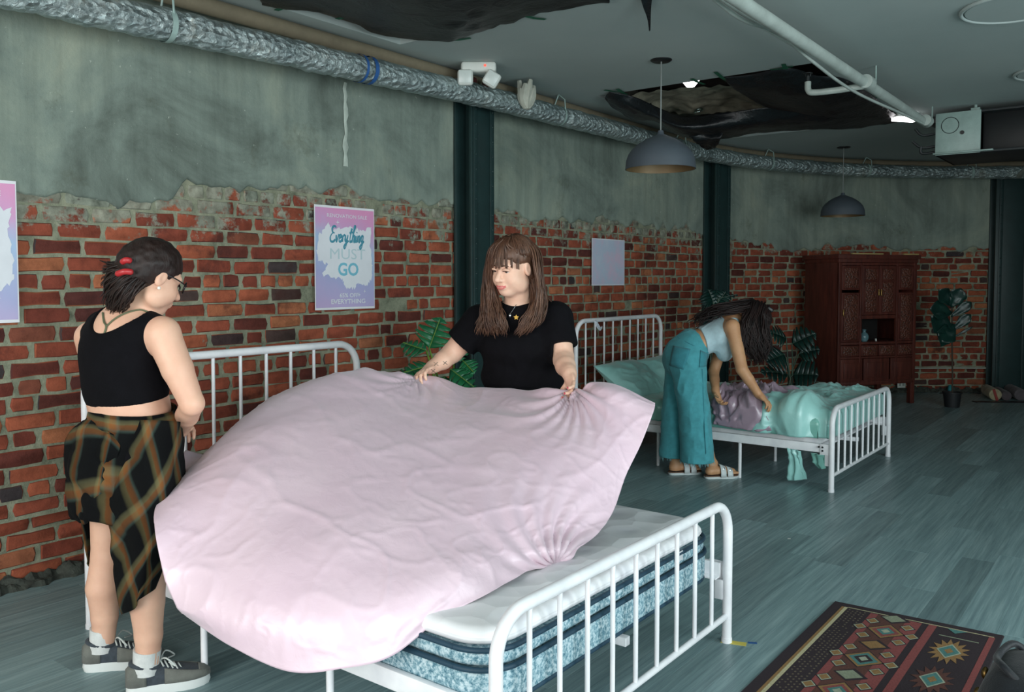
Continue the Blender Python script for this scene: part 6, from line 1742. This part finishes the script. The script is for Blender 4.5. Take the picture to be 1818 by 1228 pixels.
# pins, necklace, tattoos
for (u, v), c_, nm, k_ in (((917, 563), (214, 164, 52), 'star_pin', 5), ((945, 566), (160, 40, 72), 'rose_pin', 9)):
    p = surf(BV2s, u, v, .006 if k_ == 5 else .022)
    if p is not None:
        pts = []
        for i in range(2 * k_):
            a = PI * i / k_ + .3; q = (.013 if i % 2 == 0 else .0065); pts.append(p + R0 * (q * math.cos(a)) + Zv * (q * math.sin(a)))
        n = len(pts); b = [x + F0 * .004 for x in pts]
        obj(nm, (np.array(pts + b), [tuple(range(n)), tuple(range(2*n-1, n-1, -1))] + [(i, n + i, n + (i+1) % n, (i+1) % n) for i in range(n)]), simple(nm + '_enamel', c_, .35), w2, 30)
P = [surf(BV2s, u, v, .006) for u, v in ((921, 533), (917, 542), (911, 551), (906, 558))]; P = [p for p in P if p is not None]
SILVER = simple('silver', (200, 204, 206), .25, 1.0)
if len(P) > 1: obj('necklace', tube(smooth_path(P, 4), .0018, 5), SILVER, w2, 60); obj('pendant', sphere(P[-1] - Zv * .006, (.007, .007, .009)), SILVER, w2, 180)
INK = simple('tattoo_ink', (70, 78, 72), .7)
for u, v in ((790, 644), (774, 646), (769, 658)):
    tt = []
    for du, dv in ((4, 3), (3, -3)):
        a, b = surf(BV2, u - du, v - dv, .0012), surf(BV2, u + du, v + dv, .0012)
        if a is not None and b is not None: tt.append(tube([a, (a + b) / 2 + nrm(CAM - a) * .001, b], .0011, 4))
    if tt: obj('tattoo', tt, INK, w2, None)
# long hair
F = Field(hC - .22, hC + .22, .0045)
F.el(G2(0, -.020, .048), np.array([.086, .104, .088]) * hs, hR, .02); F.el(G2(0, -.06, -.03), np.array([.078, .06, .09]) * hs, hR, .03)
F.el(G2(0, .082, -.02), np.array([.115, .062, .068]) * hs, hR, .012, 'sub'); F.el(G2(.085, .03, -.02), np.array([.03, .05, .05]) * hs, hR, .01, 'sub'); F.el(G2(-.085, .03, -.02), np.array([.03, .055, .05]) * hs, hR, .01, 'sub')
F.shift(lambda P: .003 * vnoise(P * np.array([1, 1, .35]), 60, 2))
V, Fq = F.mesh(); obj('hair', (V, Fq), HAIR_BR, w2, 180)
W_ = 3.93
sg = strands([[(922, 424, 3.95), (944, 440, 3.92), (952, 480, 3.90), (956, 525, 3.92), (950, 566, 3.91), (926, 600, 3.93)], [(922, 422, 4.0), (950, 446, 3.97), (958, 490, 3.95), (962, 530, 3.94), (956, 565, 3.93), (940, 586, 3.93)],
    [(925, 424, 4.03), (954, 452, 4.03), (963, 500, 4.02), (968, 540, 4.0), (962, 562, 3.97), (952, 578, 3.95)]], 300, .007, .0036, 3, 4, .005)
sg += strands([[(890, 428, 3.91), (876, 446, 3.90), (871, 480, 3.93), (878, 520, 3.97), (886, 558, 3.94), (892, 594, 3.95)], [(888, 430, 3.94), (872, 452, 3.94), (866, 495, 3.98), (868, 540, 3.97), (872, 575, 3.96), (880, 600, 3.97)],
    [(890, 430, 4.0), (870, 462, 4.02), (860, 510, 4.05), (856, 550, 4.02), (850, 580, 4.01), (846, 598, 4.02)]], 300, .007, .0036, 8, 4, .006)
sg += strands([[(936, 490, 4.0), (944, 520, 3.98), (940, 548, 3.94), (928, 574, 3.92), (912, 600, 3.93)], [(946, 490, 3.98), (952, 522, 3.96), (948, 552, 3.92), (936, 580, 3.92), (924, 600, 3.93)]], 90, .006, .0034, 13, 4, .008)
sg += strands([[(876, 500, 3.99), (884, 530, 3.99), (893, 562, 3.93), (900, 598, 3.94)], [(868, 500, 4.0), (874, 535, 3.98), (884, 570, 3.94), (892, 602, 3.95)]], 90, .006, .0034, 23, 4, .008)
sg += strands([[(945, 470, 4.06), (962, 510, 4.06), (978, 540, 4.04), (992, 556, 4.03)], [(945, 470, 4.06), (960, 505, 4.08), (968, 535, 4.06), (974, 552, 4.02)]], 60, .008, .0034, 27, 4, .008)
obj('long_hair', sg, HAIR_BR, w2, 180)
def ht(x, y, z): return proj(G2(x, y, z))
bang = []
rg = np.random.default_rng(4)
for a0 in (-.92, -.72, -.5, -.3, -.12, .05, .24, .46, .7, .9):
    e0 = rg.normal(0, .004)
    for i in range(13):
        a = a0 + rg.normal(0, .035); k_ = abs(a); x0 = a * .012
        x1 = a * .070 + rg.normal(0, .0015); zt = .020 - .030 * max(0, k_ - .55) + e0 + rg.normal(0, .0025)
        yf = .090 - .062 * a * a
        P = smooth_path([G2(x0, .010, .137), G2(x0 + (x1 - x0) * .42, .060, .114), G2(x0 + (x1 - x0) * .80, yf - .004, .078), G2(x1 * 1.02, yf + .009, .045), G2(x1 * .98 + .004 * np.sign(a), yf + .015, zt)], 4)
        bang.append(tube(P, np.linspace(.0030, .0010, len(P)), 4))
def cap_strands(G, s, n, seed, r=.0026, front=.85, back=1.75):
    rg_ = np.random.default_rng(seed); out = []
    while len(out) < n:
        ph = rg_.uniform(0, 2 * PI); dfr = abs((ph - PI / 2 + PI) % (2 * PI) - PI)
        if dfr < front: continue
        te = 1.28 + (back - 1.28) * min(1, max(0, (dfr - front) / 1.2)) + rg_.normal(0, .05)
        th = np.linspace(.08 + rg_.uniform(0, .1), te, 10); w_ = 1 + rg_.normal(0, .008)
        p0 = ph + rg_.normal(0, .25)
        P = [G(.0875 * s * w_ * math.sin(t_) * math.cos(p0 + (ph - p0) * t_ / te), -.02 + .1055 * s * w_ * math.sin(t_) * math.sin(p0 + (ph - p0) * t_ / te), .048 + .0905 * s * w_ * math.cos(t_)) for t_ in th]
        out.append(tube(P, np.linspace(r, r * .6, 10), 4))
    return out
bang += cap_strands(G2, 1.0, 260, 3)
obj('fringe', bang, HAIR_BR, w2, 180)

# ---------------------------------------------------------------- 3: bending over the far bed
fw = nrm(.97 * R0 + .24 * F0); RT = fr(fw); rt = RT[:, 0]       # her right is towards the camera
w3 = empty('person', (*at(1245, 846, 2, 0)[:2], 0), 'person in teal wide jeans bending over the far bed to straighten bedding', 'person', 'people making the beds')
WC = 6.40
pel = px(1217, 625, WC); wst = px(1244, 606, WC); chest = px(1280, 592, WC); nk = px(1312, 566, WC); hC = px(1343, 574, WC)
ta = nrm(chest - pel); TR = np.stack([rt, ta, np.cross(rt, ta)], 1)
sR, sL = px(1300, 580, 6.235), px(1288, 588, 6.56)
hpR, hpL = px(1222, 640, 6.31), px(1212, 640, 6.50)
knR, knL = px(1236, 735, 6.28), px(1206, 735, 6.50); anR, anL = px(1266, 832, 6.37), px(1199, 828, 6.46)
eR, wR = px(1317, 655, 6.14), px(1347, 700, 6.16); eL, wL = px(1267, 660, 6.48), px(1271, 696, 6.34)
pts = np.array([pel, hC, sR, sL, anR, anL, wR, wL, eR])
F = Field(np.r_[(pts.min(0) - .22)[:2], .03], pts.max(0) + .22, .006)
F.el(chest, (.150, .135, .105), TR, .05); F.el(wst, (.128, .13, .095), TR, .05); F.el(pel, (.140, .10, .115), TR, .05)
F.rc(nk - ta * .05, .07, hC - ta * .05, .052, .04)
for s_ in (sR, sL): F.rc(nk - ta * .06, .06, s_, .048, .05)
hR = fr(nrm(fw * .75 - Zv * .65), nrm(fw * .5 + Zv)); head_shape(F, hC, hR, 1.0)
F.chain([sR, eR, eR * .6 + wR * .4, wR], [.054, .042, .039, .027], .02); F.chain([sL, eL, eL * .6 + wL * .4, wL], [.052, .040, .037, .026], .02)
hand_shape(F, wR, nrm(px(1368, 718, 6.10) - wR), nrm(-Zv * .7 - fw * .3 + F0 * .2), 1, 1.0, (.4, .7, .6)); hand_shape(F, wL, nrm(px(1281, 722, 6.26) - wL), nrm(fw * .3 - F0 * .6 - Zv * .2), 1, 1.0, (.4, .7, .6))
for hp, kn, an in ((hpR, knR, anR), (hpL, knL, anL)):
    F.chain([hp, kn, kn * .6 + an * .4, an - Zv * .02], [.085, .058, .055, .038], .03)
FDIR = nrm(np.array([.16, .17, 0.0])); FS = np.array([FDIR[1], -FDIR[0], 0])
feet = []
for an, hl in ((anR, at(1251, 849, 2, 0)), (anL, at(1187, 842, 2, 0))):
    hl = hl + FDIR * .01; feet.append(hl)
    F.chain([np.array([an[0], an[1], .10]), hl + FDIR * .05 + (0, 0, .055), hl + FDIR * .13 + (0, 0, .055), hl + FDIR * .20 + (0, 0, .042)], [.036, .032, .034, .030], .02)
    for i in range(5):
        o_ = (-.032 + .016 * i); b_ = hl + FDIR * .195 + FS * o_ + (0, 0, .040); F.rc(b_, .011 if i == (0 if an is anL else 4) else .009, b_ + FDIR * (.048 - .006 * abs(i - (1.2 if an is anL else 2.8))), .008, .006)
    F.el(hl + FDIR * .028 + (0, 0, .052), (.032, .034, .034), None, .02)
V, Fq = F.mesh(); BV3 = bvh_of(V, Fq); obj('body', (V, Fq), SKIN3, w3, 180)
# crop top
TOPM = m_cloth('pale_blue_rib', (186, 212, 220), .85, .08)
F = Field(np.min([chest, wst, sR, sL], 0) - .26, np.max([chest, wst, sR, sL], 0) + .26, .0055); g = .009
F.el(chest, (.150 + g, .135 + g, .105 + g), TR, .05); F.el(wst, (.128 + g, .13 + g, .095 + g), TR, .05)
for q, w_ in ((1, 6.33), (-1, 6.49)): F.el(px(1287, 622, w_), (.062, .066, .080), RT, .03)
for s_ in (sR, sL): F.rc(nk - ta * .06 + np.cross(rt, ta) * .0, .062, s_ * .55 + nk * .45 - ta * .02, .05, .03)
F.el(sR + rt * .05 - Zv * .03, (.075, .085, .10), RT, .008, 'sub'); F.el(sL - rt * .05 - Zv * .03, (.075, .085, .10), RT, .008, 'sub')
F.el(nk + ta * .06, (.10, .07, .08), TR, .01, 'sub')
F.shift(lambda P: -.004 * np.clip(1 - np.abs(vnoise(P, 9, 2, 4.0)), 0, 1) ** 4)
F.plane(px(1247, 612, WC), nrm(-ta + np.cross(rt, ta) * .25))
V, Fq = F.mesh(); obj('crop_top', (V, Fq), TOPM, w3, 180, label='pale blue sleeveless crop top')
# jeans
DENIM = m_cloth('teal_denim', (76, 160, 170), .85, .12, 26, 420, .3)
F = Field(np.array([*(np.min([hpR, hpL, knR, knL], 0) - .27)[:2], .1]), np.max([hpR, hpL, wst], 0) + .22, .0065)
F.el(pel - Zv * .02, (.178, .13, .145), TR, .05); F.el(pel * .5 + wst * .5, (.158, .12, .128), TR, .05)
F.el(px(1203, 640, WC), (.165, .10, .12), RT, .05)
hmR, hmL = px(1238, 828, 6.33), px(1196, 818, 6.50)
F.chain([hpR, px(1226, 690, 6.29), knR * .5 + px(1232, 735, 6.29) * .5, hmR], [.128, .118, .112, .128], .03)
F.chain([hpL, px(1204, 690, 6.50), px(1200, 735, 6.50), hmL], [.12, .110, .103, .112], .03)
F.shift(lambda P: -.004 * vnoise(P, 8, 2, 3.0) - .007 * np.clip(1 - np.abs(vnoise(P * np.array([1, 1, .6]), 8, 2, 8.0)), 0, 1) ** 5)
F.plane(px(1236, 598, WC) + ta * .03, nrm(ta + .10 * Zv))
zh = px(1238, 818, 6.33)[2]; F.plane((0, 0, zh), -Zv)
V, Fq = F.mesh(); BVJ = bvh_of(V, Fq); obj('jeans', (V, Fq), DENIM, w3, 180, label='teal wide-leg jeans with frayed hems')
fray = []
rg = np.random.default_rng(6)
hemV = V[np.abs(V[:, 2] - zh) < .006]
for p in hemV[rg.choice(len(hemV), 160)]:
    c_ = hmR if np.linalg.norm((p - hmR)[:2]) < np.linalg.norm((p - hmL)[:2]) else hmL
    d_ = nrm((p - c_) * (1, 1, 0)); 
    if np.linalg.norm((p - c_)[:2]) < .08: continue
    fray.append(tube([p, p + d_ * .004 - Zv * .012, p + d_ * rg.uniform(-.004, .01) - Zv * rg.uniform(.015, .03)], [.002, .0016, .0006], 4))
if fray: obj('frayed_hem', fray, simple('pale_denim_thread', (128, 182, 186), .9), w3, None, kind='stuff')
DEN2 = m_cloth('teal_denim_pocket', (60, 140, 152), .85, .12, 26, 420, .3)
def patch(nm, pts, mat, off=.005, k=8, m_=None):
    (a, b, c_, d_) = pts; P = []
    for i in range(k):
        row = []
        for j in range(k):
            s, t_ = i / (k - 1), j / (k - 1)
            q = (np.array(a) * (1 - s) + np.array(d_) * s) * (1 - t_) + (np.array(b) * (1 - s) + np.array(c_) * s) * t_
            h = surf(BVJ, q[0], q[1], off)
            if h is None: return None
            row.append(h)
        P.append(row)
    o = obj(nm, gridmesh(np.array(P)), mat, w3, 180); thick(o, .004, 0); return o
patch('back_pocket', [(1196, 614), (1226, 620), (1214, 656), (1189, 648)], DEN2); patch('side_pocket', [(1243, 622), (1256, 628), (1253, 650), (1241, 652)], DEN2)
for tr_ in ([(1246, 655), (1248, 700), (1250, 750), (1253, 805)], [(1204, 600), (1228, 612), (1256, 626)]):
    P = [surf(BVJ, u, v, .003) for u, v in tr_]
    if all(p is not None for p in P): obj('seam', tube(smooth_path(P, 5), .0035, 5), DEN2, w3, 60)
# sandals
CORK = simple('cork_footbed', (96, 66, 48), .8); STRAP = simple('white_leather', (206, 212, 212), .45, var=.05)
for hl in feet:
    h0 = hl - FDIR * .012
    loft_shoe(h0, h0 + FDIR * .262, .094, .016, [(0, .38, 0), (.06, .66, 0), (.2, .72, 0), (.4, .74, 0), (.62, .96, 0), (.8, 1.0, 0), (.93, .74, 0), (1, .34, 0)], w3, (STRAP, None), ('sandal_sole', ''))
    so, _, d_, s_, L = loft_shoe(h0 + (0, 0, .016), h0 + FDIR * .260 + (0, 0, .016), .092, .009, [(0, .38, 0), (.06, .66, 0), (.2, .72, 0), (.4, .74, 0), (.62, .96, 0), (.8, 1.0, 0), (.93, .74, 0), (1, .34, 0)], w3, (CORK, None), ('footbed', ''))
    for f_, hh in ((.50, .082), (.70, .066)):
        c_ = h0 + FDIR * (.262 * f_); rows = []
        for dx in (-.021, -.010, .010, .021):
            rows.append([c_ + FDIR * dx + FS * (.049 * math.cos(a)) + Zv * (.014 + (hh - dx * .4) * math.sin(a) ** .75) for a in np.linspace(0, PI, 15)])
        st_ = obj('strap', gridmesh(np.array(rows)), STRAP, w3, 180); thick(st_, .004, 0)
        bk = c_ + FS * .034 + Zv * (.014 + hh * .80)
        obj('buckle', tube([bk + FDIR * (.012 * math.cos(a)) + FS * (.009 * math.sin(a)) * .7 - Zv * (.009 * math.sin(a)) * .7 for a in np.linspace(0, 2 * PI, 14)], .002, 5), SILVER, st_, 60)
# hair hanging forward and over the back
F = Field(hC - .24, hC + .24, .005); G3 = lambda x, y, z: hC + hR @ np.array([x, y, z])
F.el(G3(0, -.02, .045), (.088, .108, .092), hR, .02); F.el(G3(0, -.06, -.01), (.08, .07, .09), hR, .03); F.el(G3(0, .09, -.045), (.10, .05, .075), hR, .01, 'sub')
F.shift(lambda P: .006 * vnoise(P, 30, 2)); V, Fq = F.mesh(); obj('hair', (V, Fq), HAIR_BK, w3, 180)
sg = strands([[(1330, 545, 6.34), (1318, 572, 6.24), (1322, 610, 6.22), (1334, 645, 6.24)], [(1340, 538, 6.36), (1330, 575, 6.24), (1336, 615, 6.22), (1340, 650, 6.26)], [(1350, 540, 6.36), (1346, 580, 6.26), (1350, 620, 6.26), (1346, 656, 6.3)],
    [(1356, 545, 6.4), (1362, 580, 6.36), (1364, 612, 6.36), (1356, 640, 6.36)], [(1350, 545, 6.5), (1356, 590, 6.5), (1354, 620, 6.5), (1346, 645, 6.45)]], 420, .014, .0058, 3, 4, .018, smin=.7)
sg += strands([[(1340, 540, 6.36), (1312, 545, 6.32), (1280, 548, 6.33), (1252, 563, 6.35), (1232, 580, 6.34)], [(1338, 536, 6.42), (1305, 540, 6.40), (1270, 547, 6.40), (1244, 561, 6.42), (1220, 580, 6.42)], [(1338, 545, 6.34), (1310, 552, 6.28), (1282, 556, 6.28), (1262, 562, 6.29), (1246, 574, 6.28)]], 220, .013, .0058, 9, 4, .02, smin=.6)
sg += cap_strands(G3, 1.0, 200, 7, .004, .9, 1.6)
sg += strands([[(1306, 590, 6.2), (1314, 615, 6.17), (1311, 632, 6.17)], [(1318, 570, 6.22), (1320, 600, 6.18), (1316, 628, 6.18)]], 16, .004, .004, 15, 5, .01)
obj('long_hair', sg, HAIR_BK, w3, 180)
P = px(1367, 549, 6.40); obj('hair_clip', [bbox(P, (.05, .035, .03), .008, rotz(YAW) @ roty(.6)), bbox(P + (0, -.02, .012), (.02, .01, .008), .002, rotz(YAW))], BLACK_PLASTIC, w3, 50, label='black hair clip')
